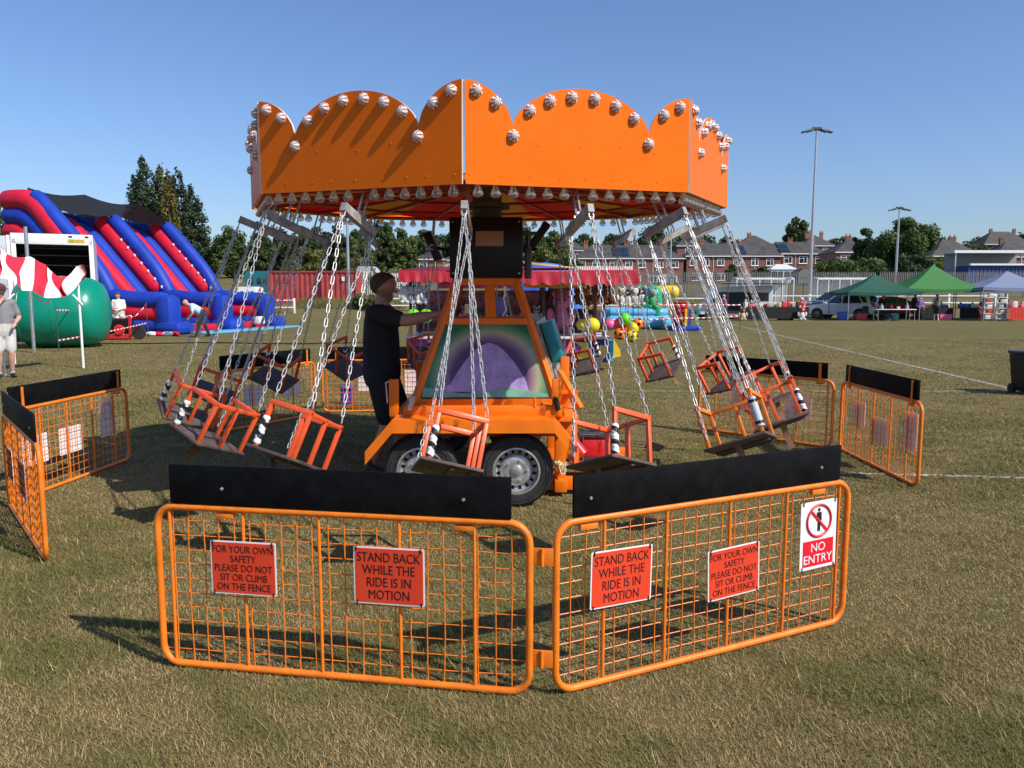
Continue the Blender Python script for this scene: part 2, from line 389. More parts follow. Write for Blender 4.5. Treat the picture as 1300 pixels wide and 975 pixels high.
def panel_meshes():
    o = {}; r = .0155; c = .085
    def corner(cx, cz, a0, n=6): return [(cx + c * math.cos(R(a0 + 90 * i / n)), 0, cz + c * math.sin(R(a0 + 90 * i / n))) for i in range(n + 1)]
    x0, x1, z0, z1 = r, PL - r, .019, PH
    o['frame'] = (MB().tube(corner(x1 - c, z1 - c, 0) + corner(x0 + c, z1 - c, 90) + corner(x0 + c, z0 + c, 180) + corner(x1 - c, z0 + c, 270), r, 10, closed=True), RAIL)
    o['upright'] = (MB().tube([(0, 0, z0 + .01), (0, 0, z1 - .01)], .0075, 8), RAIL)
    wm = MB(); rs = random.Random(3)
    for i in range(1, 23):
        x = x0 + (x1 - x0) * i / 23; q = [(x + rs.uniform(-.004, .004), .006, z0 + .01 + (z1 - z0 - .02) * t) for t in (0, .3, .65, 1)]; wm.tube(q, .0026, 5)
    for j in range(1, 11):
        z = z0 + (z1 - z0) * j / 11; q = [(x0 + (x1 - x0) * t, .0105, z + rs.uniform(-.004, .004)) for t in (0, .22, .4, .61, .8, 1)]; wm.tube(q, .0026, 5)
    o['wire_mesh'] = (wm, RAIL)
    o['top_board'] = (MB().box((PL / 2, -.004, PH + .017 + .086), (1.5, .016, .172), ch=.002), BLACKBOARD)
    o['board_bracket'] = (MB().bar((0, .0195, PH - .03), (0, .0195, PH + .18), .028, .004, up=(0, 1, 0)).box((0, .006, PH - .031), (.085, .026, .024), ch=.003), RAIL)
    o['bolt_head'] = (MB().lathe([(.0001, .006), (.006, .005), (.0085, 0), (.0085, -.002)], 10, M=RX(R(90))), STEEL)
    h = MB().box((0, 0, 0), (.09, .006, .075), ch=.002).tube([(.0, -.006, -.037), (0, -.006, .037)], .007, 8)
    o['hinge'] = (h, RAIL)
    res = {}
    for k, (b, m) in o.items():
        ob = b.build(k, m); res[k] = ob.data; bpy.data.objects.remove(ob)
    return res
PM = panel_meshes()
def barrier(A, B, label, bars, signs, hinge=False):
    A, B = Vector(A), Vector(B); d = B - A
    p = thing('barrier_fence', label, 'barrier', (A.x, A.y, 0), math.atan2(d.y, d.x), 'orange barrier panels round the ride')
    link('frame', PM['frame'], p); tag(link('wire_mesh', PM['wire_mesh'], p), kind='stuff')
    for t in bars: link('upright', PM['upright'], p, (t * PL, 0, 0))
    b = link('top_board', PM['top_board'], p)
    for t in (.2, .83) if hinge else (.1, .87):
        link('board_bracket', PM['board_bracket'], p, (t * PL, 0, 0)); link('bolt_head', PM['bolt_head'], b, (t * PL, -.0125, PH + .09))
    if hinge:
        for z in (.6, .17): link('hinge', PM['hinge'], p, (PL + .036, 0, z))
    for s in signs: put_sign(p, *s)
    return p
BA = (.045, .25, .455, .665, .855); BB = tuple(1 - t for t in BA)
STL, SAL, NEL = 'red sign reading STAND BACK WHILE THE RIDE IS IN MOTION', 'red sign reading FOR YOUR OWN SAFETY PLEASE DO NOT SIT OR CLIMB ON THE FENCE', 'white and red NO ENTRY sign with a barred figure'
barrier((-1.57, 3.28), (.09, 3.0), 'orange mesh barrier nearest the camera, left of the hinge, with two red signs', BA, [('safe', .43, .485, SAL), ('stand', 1.08, .49, STL)], True)
barrier((.165, 3.0), (1.68, 3.73), 'orange mesh barrier nearest the camera, right of the hinge, with white NO ENTRY sign', BB, [('stand', .315, .475, STL, R(1)), ('safe', .925, .40, SAL, R(-2)), ('no', 1.445, .50, NEL, R(-1))])
barrier((-3.93, 5.87), (-2.85, 4.56), 'orange mesh barrier seen almost edge-on at the left edge of the picture', BA, [('safe', .45, .42, SAL), ('stand', 1.05, .42, STL)])
barrier((-3.83, 7.58), (-3.97, 5.9), 'orange mesh barrier at far left showing three white sign backs', BB, [('no', .3, .47, NEL), ('safe', .85, .37, SAL), ('stand', 1.3, .37, STL)])
barrier((-2.7, 10.5), (-3.52, 9.03), 'orange mesh barrier behind the left swing chairs with two grey sign backs', BA, [('safe', .42, .42, SAL), ('stand', 1.08, .40, STL)])
barrier((-1.0, 10.86), (-2.65, 10.7), 'orange mesh barrier partly hidden behind the operator', BB, [('stand', 1.02, .42, STL), ('no', .4, .42, NEL)])
barrier((3.44, 8.12), (2.28, 9.34), 'orange mesh barrier behind the right swing chairs', BA, [('stand', .42, .4, STL), ('safe', 1.1, .42, SAL)])
barrier((3.47, 6.42), (3.5, 8.08), 'orange mesh barrier at far right showing three grey sign backs', BB, [('no', .24, .46, NEL), ('stand', .78, .36, STL), ('safe', 1.3, .46, SAL)])

# ------------------------------------------------------------------ the swing ride
RX0, RY0, RR, RIM = -.22, 6.9, 2.09, 2.40
ride = thing('swing_ride', 'orange swing carousel on a trailer with scalloped panels and bulbs', 'fairground ride', (RX0, RY0, 0))
SPIN, TILT = R(-2), R(2.1)
TM = T(0, 0, RIM) @ RX(TILT)                       # rotor frame: z = 0 at the rim's lower edge
def face_dir(th): return RZ(R(-90) + SPIN + th)    # local x points outwards at angle th from the camera side
SIDE = 2 * RR * math.sin(math.pi / 8); APO = RR * math.cos(math.pi / 8)
def panel_top(x):
    s = SIDE / 2; vx = .6 * s
    if abs(x) <= vx: return .365 + .25 * max(0, 1 - (x / vx) ** 2) ** .62
    d = (s - abs(x)) / (s - vx); return .365 + .25 * max(0, 1 - d ** 2) ** .62
hs = SIDE / 2 - .011
xsn = sorted(set([-hs, hs] + [hs * math.sin(R(a)) for a in range(-88, 89, 4)] + [.6 * SIDE / 2 * math.sin(R(a)) for a in range(-90, 91, 5)]))
poly = [(-hs, 0), (hs, 0)] + [(x, panel_top(x)) for x in reversed(xsn)]
def quick(b, name, m, **k):
    o = b.build(name, m, **k); me = o.data; bpy.data.objects.remove(o); return me
PANEL = quick(MB().prism(poly, -.007, .007, 0, em=1), 'canopy_panel', [ORANGE_PANEL, PALE])
cap = MB()
cap.lathe([(.038, 0), (.039, .008), (.036, .012)], 16)
v, f = [], []
for i, (rr_, zz) in enumerate(((.036, .012), (.033, .024), (.022, .036), (.008, .041), (.0005, .04))):
    for j in range(16):
        a = 2 * math.pi * j / 16; k = 1 if j % 2 else .86
        v.append((rr_ * k * math.cos(a), rr_ * k * math.sin(a), zz))
for i in range(4):
    for j in range(16): f.append((i * 16 + j, i * 16 + (j + 1) % 16, (i + 1) * 16 + (j + 1) % 16, (i + 1) * 16 + j))
cap.add(v, f)
CAPM = quick(cap, 'bulb', BULB, ang=20)
BELL = quick(MB().lathe([(.0005, 0), (.012, -.001), (.02, -.012), (.022, -.026), (.034, -.046), (.036, -.06), (.028, -.073), (.012, -.08), (.0005, -.081)], 12), 'bulb', BULBB, ang=30)
SCREW = quick(MB().lathe([(.0001, .003), (.0055, .002), (.007, 0)], 8), 'screw', ORANGE_PANEL)
ts = [.052, .13, .2, .27, .355, .45, .55, .645, .73, .8, .87, .948]
for k in range(8):
    th = R(22.5 + 45 * k)
    # panel frame: local x along the side, -y outwards
    Mx = TM @ face_dir(th) @ T(APO, 0, 0) @ RZ(R(90)) @ RX(R(-1.0))
    p = link('canopy_panel', PANEL, ride, mtx=Mx)
    for i, t in enumerate(ts):
        x = (t - .5) * SIDE; z = .30 if i in (2, 9) else panel_top(x) - .052
        link('bulb', CAPM, p, mtx=T(x, -.007, z) @ RX(R(90)) @ RZ(random.random()))
    for i in range(12):
        x = (i - 5.5) * .118 + (.045 if i > 5 else -.045)
        link('bulb', BELL, p, mtx=T(x, .055, .008))
    for x in np.linspace(-.74, .74, 9): link('screw', SCREW, p, mtx=T(x + random.uniform(-.03, .03), -.007, .055) @ RX(R(90)))
    for x in np.linspace(-.55, .55, 5): link('screw', SCREW, p, mtx=T(x + random.uniform(-.05, .05), -.007, .27 + random.uniform(-.03, .03)) @ RX(R(90)))
# rim battens that carry the lower bulbs, ribs, sheet
RIMRED = mat('red painted steel', (.35, .025, .012), .45, var=.15)
RIMW = mat('dark orange batten', (.4, .07, .01), .5, var=.2)
for k in range(8):
    th = R(22.5 + 45 * k)
    MB().box((APO - .055, 0, .02), (.07, SIDE - .09, .024), ch=.003).build('rim_batten', RIMW, ride, mtx=TM @ face_dir(th))
    rb = MB().bar((.12, 0, .20), (RR - .10, 0, .012), .035, .03).bar((.12, 0, .30), (1.1, 0, .13), .025, .025)
    rb.build('rib', RIMRED, ride, mtx=TM @ face_dir(R(45 * k)))
    MB().bar((.12, 0, .20), (APO - .10, 0, .012), .025, .025).build('rib', RIMRED, ride, mtx=TM @ face_dir(th))
    MB().bar((.86, -.345, .11), (.86, .345, .11), .025, .025).bar((1.45, -.59, .055), (1.45, .59, .055), .025, .025).build('purlin', RIMRED, ride, mtx=TM @ face_dir(th))
CRED, CYEL = translucent('red canopy cloth', (.42, .01, .007), .13), translucent('yellow canopy cloth', (.42, .18, .01), .13)
for k in range(16):
    b = MB(); v, f = [], []; nr, na = 8, 4
    for i in range(nr + 1):
        rr_ = .1 + (RR - .17) * i / nr
        for j in range(na + 1):
            a = R(22.5) * (j / na - .5) + R(22.5) * k
            a0 = (a + R(22.5)) % R(45) - R(22.5); lim = (rr_ * math.cos(R(22.5)) / math.cos((a % R(45)) - R(22.5))) if i == nr else rr_
            sag = .02 * math.sin(math.pi * j / na) * (i / nr)
            v.append((lim * math.cos(a), lim * math.sin(a), .30 - .262 * rr_ / RR - sag + .005 * math.sin(7 * a + rr_ * 9)))
    for i in range(nr):
        for j in range(na): q = i * (na + 1) + j; f.append((q, q + 1, q + na + 2, q + na + 1))
    b.add(v, f).build('canopy_cloth', CYEL if k % 2 == 0 else CRED, ride, mtx=TM @ face_dir(0), ang=60)
# mast, motor box, slewing ring
MB().lathe([(.13, 1.9), (.13, 2.62)], 20).lathe([(.2, 2.4), (.2, 2.44)], 24).build('mast', DKSTEEL, ride)
mb = MB().box((0, 0, 2.045), (.62, .62, .51), ch=.012); mbox = mb.build('motor_box', BLACK, ride)
MB().box((.03, -.313, 2.12), (.235, .006, .125), ch=.002).build('metal_plate', mat('tan metal plate', (.32, .2, .14), .5, var=.15), mbox)
for x in (-.28, .28):
    for z in (1.83, 2.26): MB().lathe([(.0001, .008), (.007, .006), (.009, 0)], 10, M=T(x, -.311, z) @ RX(R(90))).build('bolt_head', STEEL, mbox)
MB().box((.36, -.1, 1.92), (.06, .12, .26), ch=.008).tube([(.36, -.1, 2.05), (.36, -.1, 2.2)], .022, 10).box((.37, -.1, 2.18), (.14, .04, .03)).build('hydraulic_unit', DKSTEEL, ride)
# loudspeakers on arms
for sx, y, a in ((-1, -.2, 24), (1, -.02, -36)):
    b = MB().box((0, 0, 0), (.07, .16, .25), ch=.01, M=T(sx * .46, y, 2.06 if sx < 0 else 2.17) @ RY(R(-a * 1.0)))
    b.tube([(sx * .31, y, 2.03), (sx * .44, y, 2.05)], .014, 8)
    sp = b.build('loudspeaker', BLACK, ride)
    MB().tube([(sx * .46 + .02 * math.cos(t) - .0, y - .082, 2.05 + .02 * math.sin(t)) for t in np.linspace(.8, 5.2, 10)], .003, 5).build('speaker_badge', WHITE, sp) if sx < 0 else None
# tower: tapered frame with picture panels
B0, B1, Z0, Z1 = .60, .245, .72, 1.79
def half(z): return B0 + (B1 - B0) * (z - Z0) / (Z1 - Z0)
for sx in (-1, 1):
    for sy in (-1, 1): MB().bar((sx * B0, sy * B0, Z0), (sx * B1, sy * B1, Z1), .055, .055, up=(sx, sy, 0)).build('tower_leg', ORANGE, ride)
for z, h in ((1.425, .05), (1.765, .07), (.755, .075)):
    q = half(z)
    for a in range(4): MB().bar((-q, -q - .002, z), (q, -q - .002, z), .045, h, M=RZ(R(90 * a))).build('tower_rail', ORANGE, ride)
q1, q2 = half(1.45), half(1.73)
MB().bar((.04, -q1, 1.45), (.03, -q2, 1.73), .085, .03, up=(0, 1, 0)).build('tower_mullion', ORANGE, ride)
def picture():
    m = bpy.data.materials.new('airbrushed rainbow print'); m.use_nodes = True; n = m.node_tree; L = n.links.new; b = n.nodes['Principled BSDF']
    b.inputs['Roughness'].default_value = .3; b.inputs['Coat Weight'].default_value = .3
    tc = n.nodes.new('ShaderNodeTexCoord'); mp = n.nodes.new('ShaderNodeMapping'); mp.inputs['Location'].default_value = (-.03, 0, -.18); mp.inputs['Scale'].default_value = (1, 0, 1.05)
    L(tc.outputs['Object'], mp.inputs[0])
    nz = n.nodes.new('ShaderNodeTexNoise'); nz.inputs['Scale'].default_value = 5; nz.inputs['Detail'].default_value = 5; L(tc.outputs['Object'], nz.inputs['Vector'])
    ln = n.nodes.new('ShaderNodeVectorMath'); ln.operation = 'LENGTH'; L(mp.outputs[0], ln.inputs[0])
    r = n.nodes.new('ShaderNodeValToRGB'); e = r.color_ramp.elements
    L(ln.outputs['Value'], r.inputs[0])
    cols = [(0, (.22, .13, .36)), (.2, (.16, .08, .26)), (.25, (.06, .016, .07)), (.31, (.08, .025, .09)), (.36, (.24, .15, .2)), (.41, (.36, .36, .2)), (.45, (.15, .3, .13)), (.51, (.012, .16, .045)), (.8, (.008, .11, .03))]
    while len(e) < len(cols): e.new(.5)
    for q, (p, c) in zip(e, cols): q.position = p; q.color = (*c, 1)
    mm = n.nodes.new('ShaderNodeMix'); mm.data_type = 'RGBA'; mm.blend_type = 'OVERLAY'; mm.inputs[0].default_value = .3
    L(r.outputs[0], mm.inputs[6]); L(nz.outputs['Color'], mm.inputs[7]); L(mm.outputs[2], b.inputs['Base Color'])
    return m
PIC = picture()
LAV = mat('lavender print', (.34, .25, .48), .3, var=.22, vs=9, coat=.3); GRN = mat('sage green print', (.16, .34, .24), .3, var=.2, vs=7, coat=.3)
def slope_pt(x, z, off=0.0):   # point on the near face of the tower
    return (x, -half(z) - .012 - off, z)
zb, zt = .80, 1.40
TH = math.atan2(B0 - B1, Z1 - Z0)
FM = T(0, -half(zb) - .004, zb) @ RX(-TH)          # picture frame: x across, z up the slope, -y outwards
HL = (zt - zb) / math.cos(TH)
a0, a1 = half(zb) - .03, half(zt) - .03
pp = MB().prism([(-a0, 0), (a0, 0), (a1, HL), (-a1, HL)], -.004, .004).build('picture_panel', PIC, ride, mtx=FM)
pp['label'] = 'airbrushed panel with a purple and pale arc on green'
hill = [(-.36, .05), (.36, .05)] + [(x, .10 + .37 * max(0, 1 - (abs(x - .03) / .33) ** 1.7)) for x in np.linspace(.34, -.32, 24)]
MB().prism(hill, -.0055, -.0042).build('printed_mound', LAV, pp)
MB().prism([(-a0 + .02, .004), (a0 - .02, .004)] + [(x, .06 + .025 * math.sin(x * 9)) for x in np.linspace(a0 - .03, -a0 + .03, 20)], -.007, -.0058).build('printed_meadow', GRN, pp)
TREAD = mat('patterned aluminium', (.36, .31, .26), .35, .3, var=.75, vs=16)
for a in (90, 180, 270):
    MB().prism([(-a0, 0), (a0, 0), (a1, HL), (-a1, HL)], -.004, .004).build('picture_panel', TREAD if a == 90 else PIC, ride, mtx=RZ(R(a)) @ FM @ ((T(0, -.10, 0) @ RZ(R(-9))) if a == 90 else T(0, 0, 0)))
TEAL = mat('teal plastic', (.01, .22, .25), .35, var=.15)
MB().box((.0, -.07, .30), (.3, .10, .36), ch=.012).build('control_cabinet', TEAL, ride, mtx=RZ(R(90)) @ FM @ T(0, -.10, 0) @ RZ(R(-9)) @ T(-.1, 0, .12))
MB().box((.08, -.02, 1.55), (.2, .14, .16), ch=.006).build('switch_box', mat('lilac plastic', (.25, .2, .5), .4), ride)
MB().tube([(.17, -.3, 1.72), (.15, -.33, 1.62), (.17, -.33, 1.52), (.14, -.34, 1.47)], .006, 6).build('cable', WHITE, ride)
MB().box((-.16, -.27, 1.53), (.05, .012, .08), M=RY(0)).build('notice_card', mat('yellow card', (.7, .65, .25), .6), ride)
# trailer
MB().box((0, -.875, .735), (1.27, .07, .085), ch=.006).build('side_rail', ORANGE, ride)
MB().box((0, .875, .735), (1.27, .07, .085), ch=.006).build('side_rail', ORANGE, ride)
MB().box((0, 0, .665), (1.5, 1.66, .05), ch=.004).build('deck', ORANGE, ride)
for x in (-.5, .5): MB().box((x, 0, .735), (.06, 1.67, .07)).build('cross_member', ORANGE, ride)
for sy in (-1, 1): MB().box((0, sy * .62, .56), (1.5, .08, .14), ch=.006).build('chassis_beam', ORANGE, ride)
for sy in (-1, 1):
    prof = [(-.90, .455), (-.69, .70), (.545, .70), (.73, .455)]
    b = MB(); th = .012
    outer = prof; inner = [(-.875, .435), (-.68, .665), (.535, .665), (.705, .435)]
    v = []; f = []
    for y in (sy * .80, sy * 1.14):
        v += [(x, y, z) for x, z in outer]
    b.add(v, [(i, i + 1, i + 5, i + 4) for i in range(3)])
    v = []
    for z_off, y in ((0, sy * 1.14), (-.095, sy * 1.15)): v += [(x, y, z + z_off) for x, z in outer]
    b.add(v, [(i, i + 1, i + 5, i + 4) for i in range(3)])
    o = b.build('mudguard', ORANGE, ride, flat=True); md = o.modifiers.new('solid', 'SOLIDIFY'); md.thickness = .01; md.offset = 0
TYRE = quick(MB().lathe([(.165, -.075), (.2, -.085), (.262, -.082), (.284, -.06), (.29, -.03), (.29, .03), (.284, .06), (.262, .082), (.2, .085), (.165, .075)], 40, caps=False).tube([(.235 * math.cos(a), .235 * math.sin(a), .0855) for a in np.linspace(0, 2 * math.pi, 40)[:-1]], .003, 5, closed=True), 'tyre', RUBBER)
rim = MB().lathe([(.178, .074), (.186, .082), (.172, .084), (.163, .06), (.158, .02), (.135, .014), (.125, .03), (.108, .046), (.07, .05), (.045, .046), (.043, .062), (.03, .07), (.0005, .071)], 40, caps=False)
for j in range(5):
    a = 2 * math.pi * j / 5; rim.lathe([(.0001, .064), (.009, .063), (.010, .045)], 6, M=T(.082 * math.cos(a), .082 * math.sin(a), 0))
RIMM = quick(rim, 'rim', ALLOY)
sl_ = MB()
for j in range(16):
    a = 2 * math.pi * (j + .5) / 16
    sl_.box((0, 0, 0), (.03, .022, .01), M=RZ(a) @ T(.147, 0, .019))
SLOT = quick(sl_, 'vent_slot', BLACK)
for sy in (-1, 1):
    for x in (-.49, .255):
        wl = bpy.data.objects.new('wheel', None); COL.objects.link(wl); wl.parent = ride; wl.matrix_local = T(x, sy * .98, .29) @ RX(R(90 if sy < 0 else -90))
        link('tyre', TYRE, wl); link('rim', RIMM, wl); tag(link('vent_slots', SLOT, wl), kind='stuff')
    MB().tube([(-.49, -.9, .29), (-.49, .9, .29)], .03, 10).build('axle', DKSTEEL, ride) if sy < 0 else MB().tube([(.255, -.9, .29), (.255, .9, .29)], .03, 10).build('axle', DKSTEEL, ride)
# corner posts, latches, outriggers, drawbar
for x, y, z0, z1 in ((-.715, -.86, .69, .985), (.575, -.86, .69, .99), (.675, -.3, .69, 1.12), (-.715, .86, .69, .985), (.575, .86, .69, .99)):
    MB().box((x, y, (z0 + z1) / 2), (.075, .05, z1 - z0), ch=.005).build('corner_post', ORANGE, ride)
for sx in (-1, 1):
    lt = MB().lathe([(.0001, .03), (.022, .03), (.024, -.03), (.0001, -.03)], 14, M=T(sx * .56 + (0 if sx > 0 else .0), -.92, .83) @ RX(R(90))).tube([(sx * .56, -.92, .83), (sx * .585, -.925, .75)], .02, 8)
    lt.build('clamp', BLACK if sx > 0 else STEEL, ride)
    MB().tube([(sx * .40, -.905, .77), (sx * .40, -.905, .84)], .011, 8).build('peg', ORANGE, ride)
MB().tube([(-.765, -.88, .8), (-.775, -.88, .96), (-.75, -.88, .97)], .006, 6).build('handle', STEEL, ride)
og = MB().box((.95, -.62, .09), (.9, .1, .1), ch=.006).box((.95, .62, .09), (.9, .1, .1), ch=.006).box((.62, 0, .09), (.1, 1.5, .1), ch=.006)
og.box((.98, -.25, .19), (.5, .55, .03)).build('outrigger_frame', ORANGE, ride)
for sy in (-1, 1): MB().box((.62, sy * .62, .31), (.09, .09, .44), ch=.005).build('jack_leg', ORANGE, ride)
MB().box((-.70, 0, .05), (.2, .2, .1), ch=.006).box((-.70, 0, .34), (.08, .08, .5)).build('jack_leg', ORANGE, ride)
PUMPRED = mat('red pump enamel', (.6, .02, .03), .35)
pu = MB().box((.95, -.25, .33), (.26, .2, .16), ch=.03).tube([(.72, -.45, .42), (.82, -.5, .3)], .055, 12).build('pump', PUMPRED, ride)
MB().tube([(.83, -.36, .22), (.83, -.36, .45), (1.08, -.36, .45), (1.08, -.36, .22)], .012, 8).tube([(.83, -.14, .22), (.83, -.14, .45), (1.08, -.14, .45), (1.08, -.14, .22)], .012, 8).box((.95, -.25, .43), (.3, .16, .03), ch=.01).build('pump_frame', DKSTEEL, pu)
cb = MB()
for k in range(4): cb.tube([(.6 + .03 * math.sin(t * 3 + k) + .012 * k, -.68 - .02 * k, .24 + .05 * math.cos(t * 4 + k * 1.7)) for t in np.linspace(0, 2.2, 14)], .006, 6)
cb.build('cable_coil', mat('cream cable', (.75, .7, .45), .5), ride)
MB().bar((.63, -.32, 1.0), (.8, -.5, .7), .05, .03).bar((.62, -.3, .66), (.72, -.42, .86), .05, .03).box((.70, -.42, .83), (.16, .03, .03)).build('brace_handle', ORANGE, ride)

# ------------------------------------------------------------------ hangers and swing chairs
PIV, SWING, ROD, CH = 1.81, R(24), .22, 1.27
ARM = .29
hb = MB().bar((-.185, 0, 0), (.185, 0, 0), .042, .055)
HBAR = quick(hb, 'hanger_bar', BARSTEEL)
HROD = quick(MB().tube([(0, 0, 0), (0, 0, ROD)], .0085, 8).tube([(0, 0, .0), (0, .03, .02), (0, .03, .06)], .006, 6), 'rod', STEEL)
SHACK = quick(MB().tube([(-.0, -.014, .0), (0, -.016, -.03), (0, -.008, -.05), (0, .008, -.05), (0, .016, -.03), (0, .014, 0)], .005, 6), 'shackle', CHAIN)
# one chain mesh, links along -z
half_y, half_x = .14, .18
c_top, c_bot = Vector((0, 0, 0)), Vector((0, half_y, -CH))
CL = (c_bot - c_top).length; pitch = .046; nl = int((CL - .02) / pitch)
cm = MB()
for i in range(nl):
    z = -.01 - pitch * (i + .5) * (CL - .02) / (nl * pitch); L_, W_ = .0205, .0088; pts = []
    for a in range(5): t = R(180 * a / 4); pts.append((W_ * math.cos(t), 0, L_ + W_ * math.sin(t)))
    for a in range(5): t = R(180 + 180 * a / 4); pts.append((W_ * math.cos(t), 0, -L_ + W_ * math.sin(t)))
    cm.tube(pts, .0031, 5, closed=True, M=T(0, 0, z) @ RZ(R(45 + 90 * (i % 2))))
CHAINM = quick(cm, 'chain', CHAIN, ang=60)
def chair_parts(enamel):
    o = {}; a, t = .14, .024
    o['frame_post'] = quick(MB().box((0, 0, ARM / 2), (t, t, ARM), ch=.002), 'frame_post', enamel)
    o['arm_rail'] = quick(MB().box((0, 0, ARM - t / 2 + .004), (t + .003, 2 * a + t, t + .006), ch=.002), 'arm_rail', enamel)
    o['back_rail'] = quick(MB().box((0, a, ARM - t / 2 + .001), (.36 - t - .004, t, t), ch=.002), 'back_rail', enamel)
    return o
CP, CPA = chair_parts(SEATORANGE), chair_parts(SEATAMBER)
seat = MB().box((0, -.01, -.008), (.41, .36, .018), ch=.003); SEATM = quick(seat, 'seat_board', WOOD)
UND = quick(MB().box((0, 0, -.028), (.36, .025, .014)).box((0, .12, -.025), (.36, .025, .014)), 'seat_batten', WOOD)
st_ = MB(); v = []; f = []
for i in range(9):
    t = i / 8; y = -.13 + .05 * math.sin(t * 2.6); z = -.018 - .2 * t
    v += [(-.022, y, z), (.022, y, z)]
st_.add(v, [(2 * i, 2 * i + 1, 2 * i + 3, 2 * i + 2) for i in range(8)]); STRAPM = quick(st_, 'strap', STRAP)
sv = MB(); prof = []
for i in range(22): prof.append((.017 + .007 * abs(math.sin(i * .9)), ARM * (.04 + .62 * i / 21)))
sv.lathe([(.001, prof[0][1])] + prof + [(.001, prof[-1][1])], 12); SLEEVE = sv
def sleeve_mat():
    m = mat('black and white wrapped tape', (.75, .75, .74), .6, var=0); n = m.node_tree; L = n.links.new; b = n.nodes['Principled BSDF']
    tc = n.nodes.new('ShaderNodeTexCoord'); wv = n.nodes.new('ShaderNodeTexWave'); wv.bands_direction = 'Z'; wv.inputs['Scale'].default_value = 5.2; wv.inputs['Distortion'].default_value = 1.5; wv.inputs['Detail Scale'].default_value = 4
    mp = n.nodes.new('ShaderNodeMapping'); mp.inputs['Rotation'].default_value = (R(35), 0, 0); L(tc.outputs['Object'], mp.inputs[0]); L(mp.outputs[0], wv.inputs[0])
    r = n.nodes.new('ShaderNodeValToRGB'); r.color_ramp.interpolation = 'CONSTANT'; r.color_ramp.elements[0].color = (.015, .015, .015, 1); r.color_ramp.elements[1].position = .42; r.color_ramp.elements[1].color = (.78, .78, .76, 1)
    L(wv.outputs['Fac'], r.inputs[0]); L(r.outputs[0], b.inputs['Base Color']); return m
SLEEVEM = quick(SLEEVE, 'padded_sleeve', sleeve_mat())
gs = MB().lathe([(.001, .04), (.027, .04), (.028, .05), (.028, .23), (.027, .24), (.001, .24)], 16, 0).lathe([(.0285, .055), (.0285, .075)], 16, 1).lathe([(.0285, .2), (.0285, .22)], 16, 1)
GSLEEVE = quick(gs, 'padded_sleeve', [GREY, BLACK])
cs = MB()
for i in range(6):
    z = -.012 - .04 * i; cs.tube([(.009 * math.cos(a), 0, z + .022 * math.sin(a)) for a in np.linspace(0, 2 * math.pi, 9)[:-1]], .0035, 5, closed=True, M=RZ(R(90 * (i % 2))))
SAFECH = quick(cs, 'safety_chain', CHAIN, ang=60)
SEATLAB = {
 0: 'orange swing chair hanging in front of the two trailer wheels', 1: 'orange swing chair hanging just right of the mudguard above the black board',
 2: 'amber swing chair right of centre with a smooth grey padded post', 3: 'red orange swing chair swung out lowest at the right by the barrier',
 4: 'red orange swing chair farthest out to the right', 5: 'red orange swing chair hanging behind the amber one',
 6: 'small red swing chair seen against the grass right of the prize stall', 7: 'small red swing chair in front of the prize stall counter',
 8: 'swing chair hanging behind the tower, mostly hidden', 9: 'swing chair hanging behind the operator',
 10: 'swing chair with dark seat seen beside the operator', 11: 'swing chair with dark seat seen against the back left barrier',
 12: 'swing chair behind the two leftmost chairs, dark in the shade', 13: 'swing chair farthest out to the left with a striped padded post',
 14: 'bright orange swing chair second from the left with a striped padded post', 15: 'bright orange swing chair left of the wheels with a striped padded post'}
for k in range(16):
    th = R(22.5 * k); rs = random.Random(k)
    jig = R(rs.uniform(-1.6, 1.6)); tw = R(rs.uniform(-7, 7))
    base = TM @ face_dir(th) @ T(PIV, 0, .0) @ RY(-SWING - jig) @ RX(R(-.6))
    hang = link('hanger_bar', HBAR, ride, mtx=base @ T(0, 0, -ROD))
    for x in (-.03, .03): link('rod', HROD, hang, mtx=T(x, 0, .0) @ RZ(R(90)))
    for x in (-.17, .17): link('shackle', SHACK, hang, mtx=T(x, 0, -.022))
    sz = -ROD - .062 - CH - ARM
    G_ = RZ(R(13) + tw) @ RX(R(-9.5) + jig)      # yaw and backward pitch of the hanging chair about its arm level
    W = T(RX0, RY0, 0) @ base @ T(0, 0, sz + ARM) @ G_ @ T(0, 0, -ARM)
    GI = T(0, 0, ARM) @ G_.inverted() @ T(0, 0, -ARM)
    st = bpy.data.objects.new('swing_chair', None); COL.objects.link(st); st.empty_display_size = .1; st.matrix_world = W
    tag(st, SEATLAB[k], 'swing chair', 'swing chairs hanging from the ride')
    P_ = CPA if k == 2 else CP; a, e_ = .18, .14
    for i in (-1, 1):
        for j in (-1, 1): link('frame_post', P_['frame_post'], st, (i * a, j * e_, 0))
        link('arm_rail', P_['arm_rail'], st, (i * a, 0, 0))
    link('frame_post', P_['frame_post'], st, (0, e_, -.004)); link('back_rail', P_['back_rail'], st)
    link('seat_board', SEATM, st); link('seat_batten', UND, st); link('strap', STRAPM, st)
    if k == 2: link('padded_sleeve', GSLEEVE, st, (a, -e_, 0))
    else: link('padded_sleeve', SLEEVEM, st, (a, -e_, 0))
    link('safety_chain', SAFECH, st, (-a + .01, -e_ - .02, ARM))
    for x in (-1, 1):
        for j in (-1, 1):
            top = GI @ Vector((x * .17, 0, ARM + CH + .012)); bot = Vector((x * .178, j * half_y, ARM + .012)); d = (bot - top)
            link('chain', CHAINM, st, mtx=T(*top) @ align(d) @ Matrix.Diagonal((1, 1, d.length / CL, 1)))

